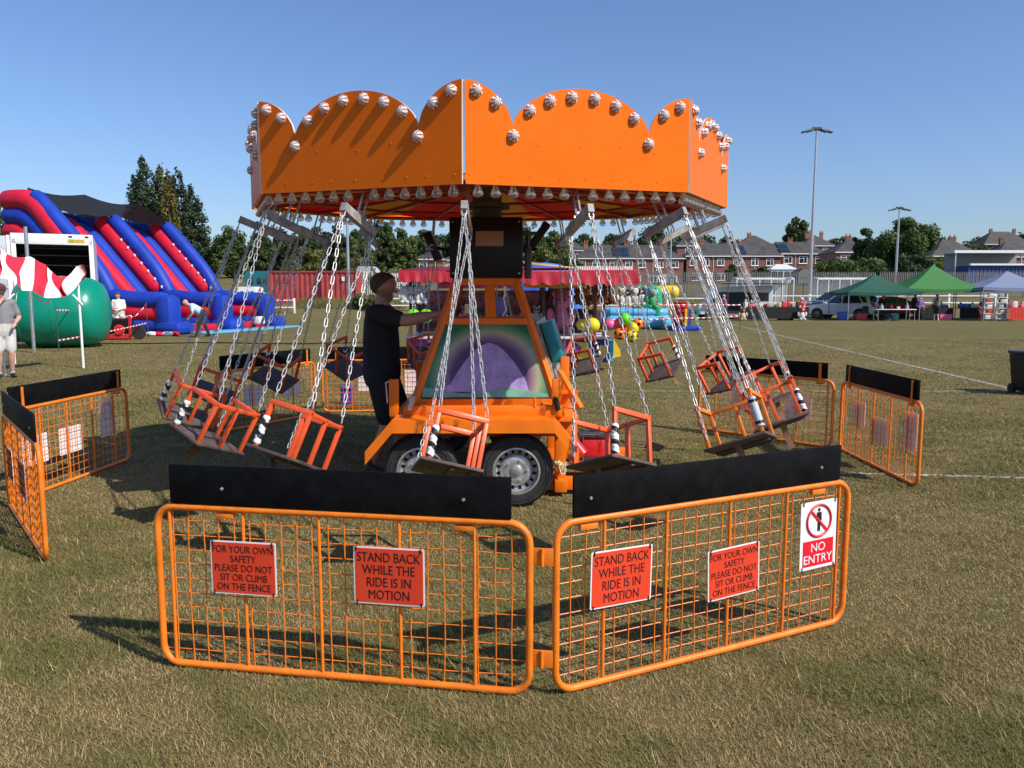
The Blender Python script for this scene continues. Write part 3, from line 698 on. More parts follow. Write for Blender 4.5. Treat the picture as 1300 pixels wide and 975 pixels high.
# ------------------------------------------------------------------ people
def capsule(mb, a, b, ra, rb, n=12, sq=None):
    a, b = Vector(a), Vector(b); d = b - a
    if d.length < 1e-4: d = Vector((0, 0, 1e-3))
    t = d.normalized(); pts, rr = [], []
    for q in (-85, -60, -30, 0): pts.append(a + t * ra * math.sin(R(q))); rr.append(ra * math.cos(R(q)))
    for q in (0, 30, 60, 85): pts.append(b + t * rb * math.sin(R(q))); rr.append(rb * math.cos(R(q)))
    M = None
    if sq:
        c = (a + b) / 2; M = T(*c) @ Matrix.Diagonal((*sq, 1)) @ T(*(-c))
    mb.tube(pts, rr, n, M=M)
def ik(s, h, l1, l2, hint):
    s, h = Vector(s), Vector(h); d = h - s; D = min(d.length, (l1 + l2) * .999); t = d.normalized(); h = s + t * D
    x = (l1 * l1 - l2 * l2 + D * D) / (2 * D); y = math.sqrt(max(0, l1 * l1 - x * x)); n = Vector(hint); n = (n - t * n.dot(t)).normalized()
    return s + t * x + n * y, h
def person(label, loc, rz, H, cl, hands, bend=0, legs=None, detail=.014, hair='short', look=(0, 0), extra=None, sleeves='short', trousers='short', group=None, girth=1.0, beard=False, arm=1.0):
    """faces local +x; hands: targets for right (-y) and left (+y) hand in units of height"""
    root = thing('person', label, 'person', loc, rz, group)
    h = H; C = []   # capsules: a, b, ra, rb, material, squash
    hip = Vector((0, 0, .52)); bd = R(bend)
    def up(z, x=0, y=0):   # torso point, bent forward about the hips
        dz = z - .52; return Vector((math.sin(bd) * dz + math.cos(bd) * x, y, .52 + math.cos(bd) * dz - math.sin(bd) * x))
    g = girth
    sh, pt, sk, so = 'shirt', 'pants', 'skin', 'shoe'
    C.append((up(.50), up(.555), .088 * g, .088 * g, pt, (1, 1.12, 1)))
    C.append((up(.575), up(.66), .086 * g, .084 * g, sh, (1, 1.12, 1)))
    C.append((up(.66), up(.765), .084 * g, .083, sh, (1, 1.2, 1)))
    for s_ in (-1, 1): C.append((up(.79, 0, s_ * .05), up(.80, 0, s_ * .098), .052, .046, sh, None))
    C.append((up(.80), up(.87, .01), .036, .034, sk, None))
    yaw, nod = look
    HM = T(*up(.924, .018)) @ RZ(yaw) @ RY(nod + bd * .8)
    def hd(x, y, z): return HM @ Vector((x, y, z))
    C.append((hd(-.012, 0, .018), hd(.006, 0, .02), .057, .055, sk, None)); C.append((hd(.012, 0, -.03), hd(.022, 0, -.042), .036, .028, 'sock' if beard else sk, None))
    C.append((hd(.054, 0, .0), hd(.064, 0, -.014), .007, .009, sk, None))
    for s_ in (-1, 1): C.append((hd(-.004, s_ * .05, .004), hd(-.006, s_ * .052, -.014), .008, .007, sk, None))
    # arms
    for i, s_ in enumerate((-1, 1)):
        S0 = up(.80, 0, s_ * .105); E, Hn = ik(S0, hands[i][:3], .165, .15, hands[i][3] if len(hands[i]) > 3 else (-.6, s_ * .6, -.6))
        upm = sh; mid = S0.lerp(E, .72 if sleeves == 'short' else 1)
        C.append((S0, mid, .038 * arm, .034 * arm, sh, None)); C.append((S0.lerp(E, .6), E, .026 * arm, .024 * arm, sk if sleeves == 'short' else sh, None))
        C.append((E, E.lerp(Hn, .4), .024 * arm, .024 * arm, sk if sleeves != 'long' else sh, None)); C.append((E.lerp(Hn, .4), Hn, .024 * arm, .016, sk if sleeves != 'long' else sh, None))
        dr = (Hn - E).normalized(); side = dr.cross(Vector((0, 0, 1))); side = side.normalized() if side.length > .1 else Vector((1, 0, 0)); pal = side.cross(dr)
        C.append((Hn, Hn + dr * .035, .016, .017, sk, None))
        for q, (o_, l_) in enumerate(((-.013, .034), (-.0045, .04), (.0045, .038), (.013, .03))):
            b0 = Hn + dr * .045 + side * o_; b1 = b0 + dr * l_ * .55 - pal * .006; b2 = b1 + dr * l_ * .35 - pal * .014
            C.append((b0, b1, .0056, .005, sk, None)); C.append((b1, b2, .005, .0042, sk, None))
        C.append((Hn + dr * .012 + side * -.012, Hn + dr * .038 + side * -.03 - pal * .006, .0065, .005, sk, None))
    # legs: foot positions (x, y) per side
    legs = legs or ((0, -.06), (0, .06))
    for i, s_ in enumerate((-1, 1)):
        fx, fy = legs[i]; h0 = Vector((0, s_ * .052, .50)); F = Vector((fx, fy, .05)); K, F2 = ik(h0, F, .235, .235, (1, 0, 0))
        F2 = F
        if trousers == 'short':
            C.append((h0, h0.lerp(K, .84), .062 * g, .054, pt, None)); C.append((K.lerp(h0, .3), K, .038, .035, sk, None))
            C.append((K, K.lerp(F2, .35), .033, .034, sk, None)); C.append((K.lerp(F2, .35), F2, .034, .021, sk, None))
            C.append((F2 + Vector((0, 0, .0)), F2 + Vector((0, 0, .03)), .024, .023, so if beard else 'sock', None))
        else:
            C.append((h0, K, .062 * g, .045, pt, None)); C.append((K, F2, .043, .033, pt, None))
        C.append((F2 + Vector((-.016, 0, -.022)), F2 + Vector((.03, s_ * .006, -.024)), .026, .025, so, None)); C.append((F2 + Vector((.03, s_ * .006, -.026)), F2 + Vector((.085, s_ * .014, -.03)), .025, .02, so, None))
    mb = MB()
    C = [(Vector(a) * h, Vector(b) * h, ra * h, rb * h, m, q) for a, b, ra, rb, m, q in C]
    for a, b, ra, rb, m, q in C: capsule(mb, a, b, ra, rb, 12, q)
    tmp = mb.build('body', SKIN)
    md = tmp.modifiers.new('r', 'REMESH'); md.mode = 'VOXEL'; md.voxel_size = detail * H / 1.75
    me = bpy.data.meshes.new_from_object(tmp.evaluated_get(bpy.context.evaluated_depsgraph_get())); bpy.data.objects.remove(tmp)
    bm = bmesh.new(); bm.from_mesh(me)
    for _ in range(2): bmesh.ops.smooth_vert(bm, verts=bm.verts, factor=.4, use_axis_x=True, use_axis_y=True, use_axis_z=True)
    bm.to_mesh(me); bm.free(); me.materials.clear()
    keys = ['skin', 'shirt', 'pants', 'shoe', 'sock']
    for k in keys: me.materials.append(cl.get(k, cl['shoe'] if k == 'sock' else SKIN))
    nf = len(me.polygons); P = np.empty(nf * 3, np.float32); me.polygons.foreach_get('center', P); P = P.reshape(-1, 3); best = np.full(nf, 1e9); idx = np.zeros(nf, np.int32)
    for a, b, ra, rb, m, q in C:
        A, D = np.array(a), np.array(b) - np.array(a); Q = P.copy()
        if q: c = (np.array(a) + np.array(b)) / 2; Q = (Q - c) / np.array(q) + c
        t = np.clip(((Q - A) @ D) / max(1e-9, D @ D), 0, 1); dist = np.linalg.norm(Q - A - t[:, None] * D, axis=1) - (ra + (rb - ra) * t)
        if m != 'skin': dist -= .004
        u = dist < best; best[u] = dist[u]; idx[u] = keys.index(m)
    me.polygons.foreach_set('material_index', idx); me.polygons.foreach_set('use_smooth', [True] * nf); me.update()
    body = link('body', me, root)
    hm = MB(); n_ = 18; v, f = [], []
    if hair == 'short':      # close-cropped hair: a thin shell over the scalp
        HI = np.array(HM.inverted()); nv = len(me.vertices); co = np.empty(nv * 3, np.float32); me.vertices.foreach_get('co', co); co = co.reshape(-1, 3)
        no = np.empty(nv * 3, np.float32); me.vertices.foreach_get('normal', no); no = no.reshape(-1, 3)
        L_ = (np.c_[P / h, np.ones(nf)] @ HI.T)[:, :3]
        sel = (np.linalg.norm(L_ - np.array([-.003, 0, .015]), axis=1) < .078) & (L_[:, 2] > -.040 + (L_[:, 0] + .05) * .98) & (np.abs(L_[:, 1]) < .0585) & (idx == 0)
        rm = {}
        for i in np.nonzero(sel)[0]:
            q = []
            for vi in me.polygons[int(i)].vertices:
                if vi not in rm: rm[vi] = len(v); v.append(tuple(co[vi] + no[vi] * .0035 * h))
                q.append(rm[vi])
            f.append(tuple(q))
        if f: MB().add(v, f).build('hair', cl.get('hair', HAIR), root, ang=180)
    elif hair:
        rows = 8
        for i in range(rows + 1):
            el = R(90 - i * (112 if hair == 'short' else 122) / rows)
            for j in range(n_):
                az = 2 * math.pi * j / n_; front = max(0, math.cos(az)); e2 = el if el > R(33) else R(33) + (el - R(33)) * (1 - .98 * min(1, front * 1.5) ** .5)
                p = Vector((math.cos(e2) * math.cos(az) * .0605 - .005, math.cos(e2) * math.sin(az) * .0582, math.sin(e2) * .0595 + .018)); v.append(HM @ p * h)
        f = [(i * n_ + j, i * n_ + (j + 1) % n_, (i + 1) * n_ + (j + 1) % n_, (i + 1) * n_ + j) for i in range(rows) for j in range(n_)]
        if hair == 'long':
            hm.tube([HM @ Vector((-.03, 0, -.01)) * h, HM @ Vector((-.05, 0, -.07)) * h, up(.74, -.085) * h], [.05 * h, .05 * h, .03 * h], 12)
        hm.add(v, f).build('hair', cl.get('hair', HAIR), root)
    if detail < .02:
        e = MB()
        for s_ in (-1, 1): e.ball(hd(.047, s_ * .02, .008) * h, .0055 * h, 8)
        e.build('eyes', SIGNBLACK, root); MB().tube([hd(.047, -.014, -.034) * h, hd(.0515, 0, -.034) * h, hd(.047, .014, -.034) * h], .0028 * h, 6).build('mouth', mat('lips', (.35, .12, .1), .5), root)
    if extra: extra(root, HM, h, up)
    return root
BOOT = mat('dark boots', (.02, .018, .016), .6); GSHIRT = mat('grey polo cotton', (.2, .2, .215), .85, bump=.3, bs=12); GSHORT = mat('light grey shorts', (.5, .48, .46), .85, bump=.3, bs=12)
WTEE = mat('white cotton', (.72, .71, .68), .85, bump=.3, bs=12); LBLUE = mat('pale blue shirt', (.42, .55, .66), .85, bump=.3, bs=12); DTROU = mat('charcoal trousers', (.02, .02, .025), .85)
PINK = mat('pink top', (.6, .2, .3), .85); GTOP = mat('grey brown top', (.16, .13, .135), .85); DTEAL = mat('dark teal top', (.03, .1, .12), .85); MAROON = mat('maroon top', (.2, .02, .05), .85)
VIOLET = mat('violet top', (.28, .1, .5), .85); GHAIR = mat('grey hair', (.4, .38, .36), .8); BROWNH = mat('brown hair', (.07, .035, .02), .7); DARKH = mat('dark hair', (.02, .015, .012), .7)
person('man in black T-shirt and black shorts operating the ride, arm stretched out', (-1.19, 7.0, 0), R(-6), 1.85, dict(skin=SKIN, shirt=NAVY, pants=NAVY, shoe=BOOT, sock=mat('stubble', (.24, .13, .09), .8), hair=HAIR),
       ((.30, -.10, .80, (-.2, -.8, -.6)), (-.02, .15, .46)), legs=((-.045, -.06), (.055, .055)), detail=.011, look=(0, R(4)), girth=1.08, beard=True, arm=1.25)
def cap_phone(root, HM, h, up):
    CAPM_ = mat('maroon cap cotton', (.09, .03, .035), .85)
    b = MB(); v, f = [], []; n_ = 18
    for i in range(6):
        el = R(90 - i * 16)
        for j in range(n_): az = 2 * math.pi * j / n_; v.append(HM @ Vector((math.cos(el) * math.cos(az) * .064 - .004, math.cos(el) * math.sin(az) * .06, math.sin(el) * .058 + .028)) * h)
    b.add(v, [(i * n_ + j, i * n_ + (j + 1) % n_, (i + 1) * n_ + (j + 1) % n_, (i + 1) * n_ + j) for i in range(5) for j in range(n_)])
    v = []
    for i in range(9):
        a = R(-62 + 124 * i / 8); v += [HM @ Vector((math.cos(a) * .058, math.sin(a) * .056, .036)) * h, HM @ Vector((.03 + math.cos(a) * .08, math.sin(a) * .056, .026 + .006 * math.cos(a))) * h]
    b.add(v, [(2 * i, 2 * i + 1, 2 * i + 3, 2 * i + 2) for i in range(8)])
    c = b.build('cap', CAPM_, root); md = c.modifiers.new('s', 'SOLIDIFY'); md.thickness = .006
manL = person('man in grey polo and pale shorts with cap, hand at his face, at left edge', (at(9, 477, 15.3).x - .02, 15.3, 0), R(-50), 1.86, dict(skin=SKIN2, shirt=GSHIRT, pants=GSHORT, shoe=BOOT, sock=WTEE, hair=HAIR),
       ((.12, .0, .83, (.2, -.6, -.8)), (.12, .10, .58)), detail=.016, look=(R(25), R(6)), extra=cap_phone, girth=1.15)
person('man in white T-shirt standing behind the red and black machine', (at(153, 430, 30.0).x, 30.0, 0), R(-80), 1.74, dict(skin=SKIN2, shirt=WTEE, pants=GSHORT, shoe=BOOT, hair=HAIR),
       ((.13, -.03, .60), (.13, .05, .61)), detail=.022, look=(0, R(28)), girth=1.2)
person('man in pale blue shirt and black trousers bending down at the slide mat', (at(258, 428, 30.3).x, 30.3, 0), R(205), 1.76, dict(skin=SKIN2, shirt=LBLUE, pants=DTROU, shoe=BOOT, hair=None),
       ((.30, -.08, .44), (.28, .08, .42)), bend=52, legs=((-.13, -.05), (.14, .1)), trousers='long', detail=.022, hair=None, look=(0, R(10)), girth=1.15)

# ------------------------------------------------------------------ left: inflatables, box trailer, awning
VRED = mat('red vinyl', (.58, .012, .035), .5, var=.1, vs=2, bump=.15, bs=4, spec=.3); VBLUE = mat('blue vinyl', (.012, .045, .36), .5, var=.12, vs=2, bump=.15, bs=4, spec=.3)
VGREEN = mat('green vinyl', (.0, .235, .15), .3, var=.1, vs=1.5, bump=.12, bs=3); VYEL = mat('yellow vinyl', (.8, .5, .01), .35); VLBLUE = mat('light blue vinyl', (.12, .42, .65), .35)
NET = translucent('black netting', (.012, .007, .008), .15, 1.0, alpha=.95); NET.node_tree.nodes['Principled BSDF'].inputs['Specular IOR Level'].default_value = .05
sl0 = thing('inflatable_slide', 'tall red and blue inflatable slide with two lanes and black netting', 'inflatable slide', (-14.35, 31.9, 0), R(-14.5))
def fillet(P, r=.5, n=4):
    out = [Vector(P[0])]
    for a, b, c in zip(P, P[1:], P[2:]):
        a, b, c = Vector(a), Vector(b), Vector(c); d0 = min(r, (a - b).length * .45); d1 = min(r, (c - b).length * .45)
        p, q = b + (a - b).normalized() * d0, b + (c - b).normalized() * d1
        for i in range(n + 1): t = i / n; out.append((1 - t) ** 2 * p + 2 * t * (1 - t) * b + t * t * q)
    out.append(Vector(P[-1])); return out
WALLY = (.4, 4.05, 7.7)
for wi, y in enumerate(WALLY):
    # blue edge along the slope, then stacked tubes beneath it
    MB().tube(fillet([(-6.25, y, 5.95), (-4.6, y, 4.05), (-3.15, y, 2.25), (-2.75, y, 1.55), (-1.4, y, 1.35), (-.3, y, 1.2)], .6), [.42] * 21 + [.4], 12, round_=True).build('edge_tube', VBLUE, sl0) if False else None
    e = fillet([(-6.5, y, 5.85) if wi == 0 else (-5.8, y, 5.15), (-5.0, y, 4.4), (-3.5, y, 2.75), (-2.95, y, 1.75)], .9)
    MB().tube(e, .33, 12, round_=True).build('edge_tube', VBLUE, sl0)
    for k in range(6):
        P = [(-7.95 if wi == 0 or k else -7.2, y, 5.72 - .66 * k - (.3 if wi and k == 0 else 0)), (-6.62 - .32 * k, y, 5.72 - .66 * k), (-3.55 - .42 * k, y, 2.0 - .16 * k if k < 3 else max(.35, 2.0 - .5 * k)), ]
        if k >= 2: P[2] = (-3.55 - .42 * k, y, max(.35, 1.75 - .28 * k))
        if P[1][2] < P[2][2] + .3: P = [(-7.95, y, P[0][2]), (-4.6 - .2 * k, y, max(.35, P[0][2]))]
        if wi and k == 0: P = [(-6.45, y, 5.0), (-3.55, y, 2.0)]
        m_ = VRED if k % 2 == 0 else VBLUE
        MB().tube(fillet(P, .8), (.42 if k else .47), 12, round_=True).build('wall_tube', m_, sl0)
    for k, (z, m_) in enumerate(((1.42, VBLUE), (.86, VRED), (.36, VBLUE))):
        MB().tube([(-3.4, y, z + .22 - .1 * k), (-1.6, y, z), (-.35, y, z - .02)], .36, 12, round_=True).build('runout_tube', m_, sl0)
    MB().box((-.12, y, .82), (.75, .95, 1.65), ch=.28).build('end_block', VBLUE, sl0)
    MB().box((.15, y, .27), (1.2, 1.2, .55), ch=.25).build('end_foot', VBLUE, sl0)
    for q in range(7):
        t = q / 6; MB().tube([(-5.2 + 2.1 * t, y - .3, 4.25 - 2.2 * t), (-5.12 + 2.1 * t, y - .4, 4.17 - 2.2 * t)], .045, 6).build('tie_loop', WHITE, sl0)
for li in range(2):
    y0, y1 = WALLY[li] + .75, WALLY[li + 1] - .75
    for k in range(5):
        y = y0 + (y1 - y0) * k / 4; m_ = (VRED, VBLUE, VRED, VBLUE, VBLUE)[k]; dz = .28 if k == 2 else 0
        MB().tube(fillet([(-7.6, y, 4.75 + dz), (-6.6, y, 4.55 + dz), (-3.3, y, .95 + dz), (-2.3, y, .55 + dz)], .9), .36, 12, round_=True).build('lane_tube', m_, sl0)
    MB().box((-1.2, (y0 + y1) / 2, .17), (2.6, y1 - y0 + .7, .34), ch=.12).build('landing_bed', VRED, sl0)
    v = []; f = []
    for i in range(5):
        for j in range(9):
            a = i / 4; t = j / 8; yy = WALLY[li] + (WALLY[li + 1] - WALLY[li]) * t
            v.append((-7.4 + 1.75 * a, yy + (.35 if li == 0 and j == 0 else 0), 6.42 - 1.05 * a - .22 * math.sin(math.pi * t) - (.45 if li == 0 and j == 0 else 0)))
    f = [(i * 9 + j, i * 9 + j + 1, (i + 1) * 9 + j + 1, (i + 1) * 9 + j) for i in range(4) for j in range(8)]
    MB().add(v, f).build('safety_net', NET, sl0)
    MB().box((-7.9, (WALLY[li] + WALLY[li + 1]) / 2, 2.8), (.9, 3.3, 5.4), ch=.3).build('tower_block', VBLUE, sl0)
MB().box((1.0, 4.4, .04), (1.1, 7.4, .08), ch=.03).build('entry_mat', VLBLUE, sl0)
MB().box((.55, 6.0, .42), (.35, .45, .35), ch=.03).build('step_box', WHITE, sl0)
cl_ = MB(); rs = random.Random(4)
for i in range(5): cl_.ball((rs.uniform(-.5, .5), rs.uniform(-.2, .2), .08), (.25, .14, .1), 10, m=i % 2)
cl_.build('folded_cloth', [WHITE, VRED], None, at(206, 428, 31.0) * 1 - Vector((0, 0, at(206, 428, 31.0).z)))
tag(COL.objects['folded_cloth'], 'crumpled red and white cloth lying at the foot of the slide', 'cloth')
# green inflatable drum
gd = thing('inflatable_drum', 'large green inflatable drum lying in front of the box trailer', 'inflatable', (at(62, 440, 23.4).x, 23.4 + .9, 0), R(12))
pr = [(.001, -1.36), (.5, -1.34), (.9, -1.18), (1.06, -.95), (1.11, -.5), (1.12, 0), (1.11, .4), (1.05, .85), (.9, 1.12), (.5, 1.28), (.001, 1.3)]
MB().lathe(pr, 36, M=T(0, 0, 1.11) @ RY(R(90))).build('drum', VGREEN, gd, ang=70)
for x in (-.95, .0): MB().tube([(x, 1.115 * math.cos(a) * (.955 if x < -.5 else 1.005), 1.11 + 1.115 * math.sin(a) * (.955 if x < -.5 else 1.005)) for a in np.linspace(0, 2 * math.pi, 40)[:-1]], .014, 6, closed=True).build('seam', VGREEN, gd)
# box trailer with open rear
bt = thing('box_trailer', 'white box trailer with open dark rear doorway behind the green drum', 'trailer', (at(75, 430, 27.0).x, 27.0, 0), R(27))
DK = mat('dark trailer interior', (.02, .022, .024), .7); GRYP = mat('pale grey panel', (.42, .45, .5), .5, var=.08)
w2, top = 1.23, 3.72
MB().box((0, .04, top - .17), (2 * w2, .1, .36), ch=.02).box((-w2 + .07, .04, 1.95), (.14, .1, 3.2), ch=.01).box((w2 - .07, .04, 1.95), (.14, .1, 3.2), ch=.01).box((0, .04, .62), (2 * w2, .1, .16)).build('door_frame', WHITE, bt)
MB().box((-w2 + .02, 2.6, 2.2), (.05, 5.0, 3.0)).box((w2 - .02, 2.6, 2.2), (.05, 5.0, 3.0)).box((0, 2.6, top), (2 * w2, 5.0, .05)).box((0, 2.6, .6), (2 * w2, 5, .06)).box((0, 5.1, 2.2), (2 * w2, .05, 3.0)).build('body', [GRYP], bt)
MB().box((-w2 + .06, 2.55, 2.1), (.02, 4.8, 2.9)).box((w2 - .06, 2.55, 2.1), (.02, 4.8, 2.9)).box((0, 5.04, 2.1), (2.3, .02, 2.9)).box((0, 2.55, 3.62), (2.3, 4.8, .02)).build('lining', DK, bt)
for z in (2.7, 3.05, 3.3): MB().box((0, 1.2, z), (2.2, .05, .04)).build('shelf_bar', DKSTEEL, bt)
dr_ = MB().box((-w2 - 1.0, -.05, 2.1), (1.95, .05, 3.05), ch=.01).build('rear_door', GRYP, bt)
MB().box((-w2 - .06, -.09, 2.1), (.1, .04, 3.1)).build('door_edge', WHITE, dr_)
npm = MB().box((.72, -.02, 3.52), (.52, .012, .12), ch=.004).build('number_plate', mat('yellow plate', (.75, .5, .05), .4, var=0), bt)
tm = text_mesh('YJ62 EWG', .46, .08); tm.materials.append(SIGNBLACK); link('lettering', tm, npm, (.72, -.028, 3.52))
for x in (.55, 1.05): MB().box((x, -.02, 3.66), (.12, .03, .05), ch=.01).build('marker_lamp', BLACK, bt)
for x in (-.8, .8):
    for y in (2.6, 3.4): MB().lathe([(.2, -.1), (.38, -.1), (.4, 0), (.38, .1), (.2, .1)], 20, M=T(x, y, .4) @ RY(R(90))).build('wheel', RUBBER, bt)
# striped awning on white poles
aw = thing('striped_awning', 'sagging red and white striped awning on white poles at left', 'awning', (at(60, 470, 17.2).x, 17.0, 0))
STRIPE = mat('white awning stripe', (.82, .8, .8), .7, var=.06); STRIPR = mat('red awning stripe', (.62, .02, .05), .7, var=.1)
def wpt(px, py, Y):
    p = at(px, py, Y); return (p.x - aw.location.x, p.y - aw.location.y, p.z)
topl = [(-60, 300, 15.3), (-25, 305, 15.4), (0, 314, 15.6), (18, 324, 15.9), (38, 328, 16.3), (58, 334, 16.7), (76, 352, 17.0), (90, 345, 17.1), (104, 334, 17.2)]
botl = [(-60, 345, 15.0), (-25, 350, 15.1), (2, 352, 15.2), (20, 364, 15.5), (38, 370, 15.9), (58, 376, 16.4), (77, 379, 16.8), (90, 372, 17.1), (105, 361, 17.3)]
fine_t, fine_b = [], []
for L_, O_ in ((topl, fine_t), (botl, fine_b)):
    for i in range(len(L_) - 1):
        for t in np.arange(0, 1, .125): O_.append([L_[i][q] * (1 - t) + L_[i + 1][q] * t for q in range(3)])
    O_.append(list(L_[-1]))
v, f, mi = [], [], []; nr = 10; nc = len(fine_t)
for i in range(nr + 1):
    a = i / nr
    for j in range(nc):
        p = [fine_t[j][q] * (1 - a) + fine_b[j][q] * a for q in range(3)]
        q = Vector(wpt(*p)); q.y += .16 * math.sin(j * .52 + a * 2.2) * math.sin(math.pi * (a * .8 + .1)) + .1 * math.sin(j * .25 - a * 4); q.z += .03 * math.sin(j * .45 + a * 5); v.append(q)
b = MB()
for i in range(nr):
    for j in range(nc - 1):
        s_ = int((fine_t[j][0] + 103) / 14.5)
        b.add([v[i * nc + j], v[i * nc + j + 1], v[(i + 1) * nc + j + 1], v[(i + 1) * nc + j]], [(0, 1, 2, 3)], s_ % 2)
me_o = b.build('cloth', [STRIPR, STRIPE], aw, ang=180)
bm = bmesh.new(); bm.from_mesh(me_o.data); bmesh.ops.remove_doubles(bm, verts=bm.verts, dist=.001); bmesh.ops.recalc_face_normals(bm, faces=bm.faces); bm.to_mesh(me_o.data); bm.free()
for q in me_o.data.polygons: q.use_smooth = True
for px, py0, py1, Y in ((106, 338, 467, 17.3), (6, 350, 477, 15.6)):
    p0 = wpt(px, py1, Y); MB().tube([(p0[0], p0[1], 0), (p0[0], p0[1], wpt(px, py0, Y)[2])], .027, 10).build('pole', WHITE, aw)
p0 = wpt(19, 462, 18.4); MB().tube([(p0[0], p0[1], 0), (p0[0], p0[1], 2.1)], .027, 10).build('pole', WHITE, aw)
gp = wpt(43, 440, 22.0); MB().tube([(gp[0], gp[1], 0), (gp[0], gp[1], 3.55)], .05, 10).build('pole', STEEL, aw)
for a, c in (((42, 374, 16.6), (57, 386, 16.9)), ((57, 386, 16.9), (66, 378, 17.0)), ((92, 374, 17.2), (105, 387, 17.3)), ((6, 384, 15.6), (26, 366, 15.8))):
    MB().tube([wpt(*a), wpt(*c)], .02, 8).build('strut', WHITE, aw)
# red and black machine (engine unit)
mc = thing('blower_unit', 'red and black wheeled machine beside the green drum', 'machine', (at(152, 432, 28.6).x, 28.6, 0), R(8))
MB().box((-.15, 0, .5), (1.2, .6, .55), ch=.06).build('body', BLACK, mc)
MB().box((.1, -.33, .12), (.9, .05, .14)).box((-.28, -.33, .48), (.09, .05, .8)).box((.5, -.33, .48), (.09, .05, .8)).build('frame', PUMPRED, mc)
MB().lathe([(.001, -.06), (.16, -.06), (.2, 0), (.16, .06), (.001, .06)], 18, M=T(.12, -.36, .36) @ RX(R(90))).build('hose_reel', PUMPRED, mc)
for x in (-.5, .72): MB().lathe([(.1, -.08), (.24, -.08), (.26, 0), (.24, .08), (.1, .08)], 18, M=T(x, -.1, .26) @ RX(R(90))).build('wheel', RUBBER, mc)
rk = MB(); rs = random.Random(11)
for i in range(14): rk.ball((-.7 + i * .09, rs.uniform(-.2, .2), .83 + rs.uniform(-.03, .05)), (.08, .08, .07), 8, m=i % 2)
rk.build('packed_cloth', [mat('pinkish beige cloth', (.5, .3, .26), .9), WTEE], mc)
# barrier tape on stakes
def tape(label, pts, wd=.05):
    P = [Vector(p) for p in pts]; v, f, b = [], [], MB()
    k = 0
    for a, c in zip(P, P[1:]):
        n_ = max(2, int((c - a).length / .14))
        for i in range(n_):
            p, q = a.lerp(c, i / n_), a.lerp(c, (i + 1) / n_)
            s0 = 4 * .03 * (i / n_) * (1 - i / n_); s1 = 4 * .03 * ((i + 1) / n_) * (1 - (i + 1) / n_)
            z0, z1 = Vector((0, 0, wd / 2)), Vector((0, 0, wd / 2)); dn0, dn1 = Vector((0, 0, -s0)), Vector((0, 0, -s1))
            b.add([p + dn0 - z0, q + dn1 - z1, q + dn1 + z1, p + dn0 + z0], [(0, 1, 2, 3)], k % 2); k += 1
    o = b.build('barrier_tape', [WHITE, mat('red tape', (.6, .03, .04), .5)]); md = o.modifiers.new('s', 'SOLIDIFY'); md.thickness = .002
    return tag(o, label, 'barrier tape')
def stake(label, px, py, Y, h):
    x = at(px, py, Y).x; o = MB().tube([(0, 0, 0), (0, 0, h)], [.014, .011], 8).lathe([(.03, h - .04), (.03, h)], 8).build('stake', DKSTEEL, None, (x, Y, 0)); tag(o, label, 'stake'); return Vector((x, Y, 0))
s1 = stake('thin dark stake holding tape in front of the green drum', 75, 447, 22.2, 1.3); s2 = stake('thin dark stake with white cap by the slide end', 188, 428, 29.2, 1.35)
tape('lower red and white tape running across the green drum', [s1 + Vector((0, 0, .33)), s2 + Vector((0, 0, .58))]); tape('upper red and white tape from the drum to the man in white', [s1 + Vector((0, 0, 1.2)), Vector((at(150, 390, 29.2).x, 29.2, 1.15))])
tape('short drooping red and white tape by the slide end', [Vector((at(160, 405, 29.0).x, 29.0, .75)), Vector((at(172, 402, 29.0).x, 29.0, .85)), s2 + Vector((0, 0, 1.3))])
cbl = MB().tube([at(px, 437 + 4 * math.sin(px * .02), 26) * 1 - Vector((0, 0, at(px, 437 + 4 * math.sin(px * .02), 26).z - .02)) + Vector((0, .3 * math.sin(px * .03), 0)) for px in range(128, 480, 16)], .02, 6).build('ground_cable', BLACK)
tag(cbl, 'black cable lying across the grass in front of the slide', 'cable')

# ------------------------------------------------------------------ prize stall behind the ride
ps = thing('prize_stall', 'fairground prize stall with red scalloped awning and painted counter', 'stall', (at(660, 470, 16.9).x, 16.9, 0), R(0))
def sx_(px, Y=16.9): return at(px, 450, Y).x - ps.location.x
x0, x1 = sx_(516), sx_(772)
PNKP = mat('hot pink print', (.7, .03, .25), .4, var=.15, vs=3); PURP = mat('purple print', (.06, .02, .2), .4, var=.2, vs=3); YELP = mat('yellow print', (.8, .55, .03), .4, var=.1); MAGP = mat('magenta print', (.3, .02, .2), .4, var=.3, vs=4); SKYP = mat('sky blue print', (.05, .4, .7), .4)
MB().box(((x0 + x1) / 2, .9, .42), (x1 - x0, 1.8, .52), ch=.02).build('counter_body', PURP, ps)
MB().box(((x0 + x1) / 2, .85, .71), (x1 - x0 + .08, 2.0, .05), ch=.01).build('counter_top', mat('pale laminate', (.6, .58, .55), .4), ps)
xa = sx_(700); xb = sx_(722); xc = sx_(748)
pa = MB().box(((x0 + xb) / 2, -.006, .42), (xb - x0, .012, .5)).build('painted_panel', MAGP, ps)
MB().prism([(xa - .1, .17), (xb - .05, .17), (xb - .02, .3), (xb - .1, .42), (xa + .15, .45), (xa - .05, .36)], -.016, -.0125).build('pink_patch', PNKP, pa)
MB().prism([(xb - .2, .4), (xb + .05, .55), (xb + .25, .52), (xb + .22, .4), (xb + .1, .3)], -.017, -.013).build('violet_patch', mat('violet print', (.3, .06, .5), .4), pa)
pb = MB().box(((xb + x1) / 2, -.006, .42), (x1 - xb, .012, .5)).build('painted_panel', PURP, ps)
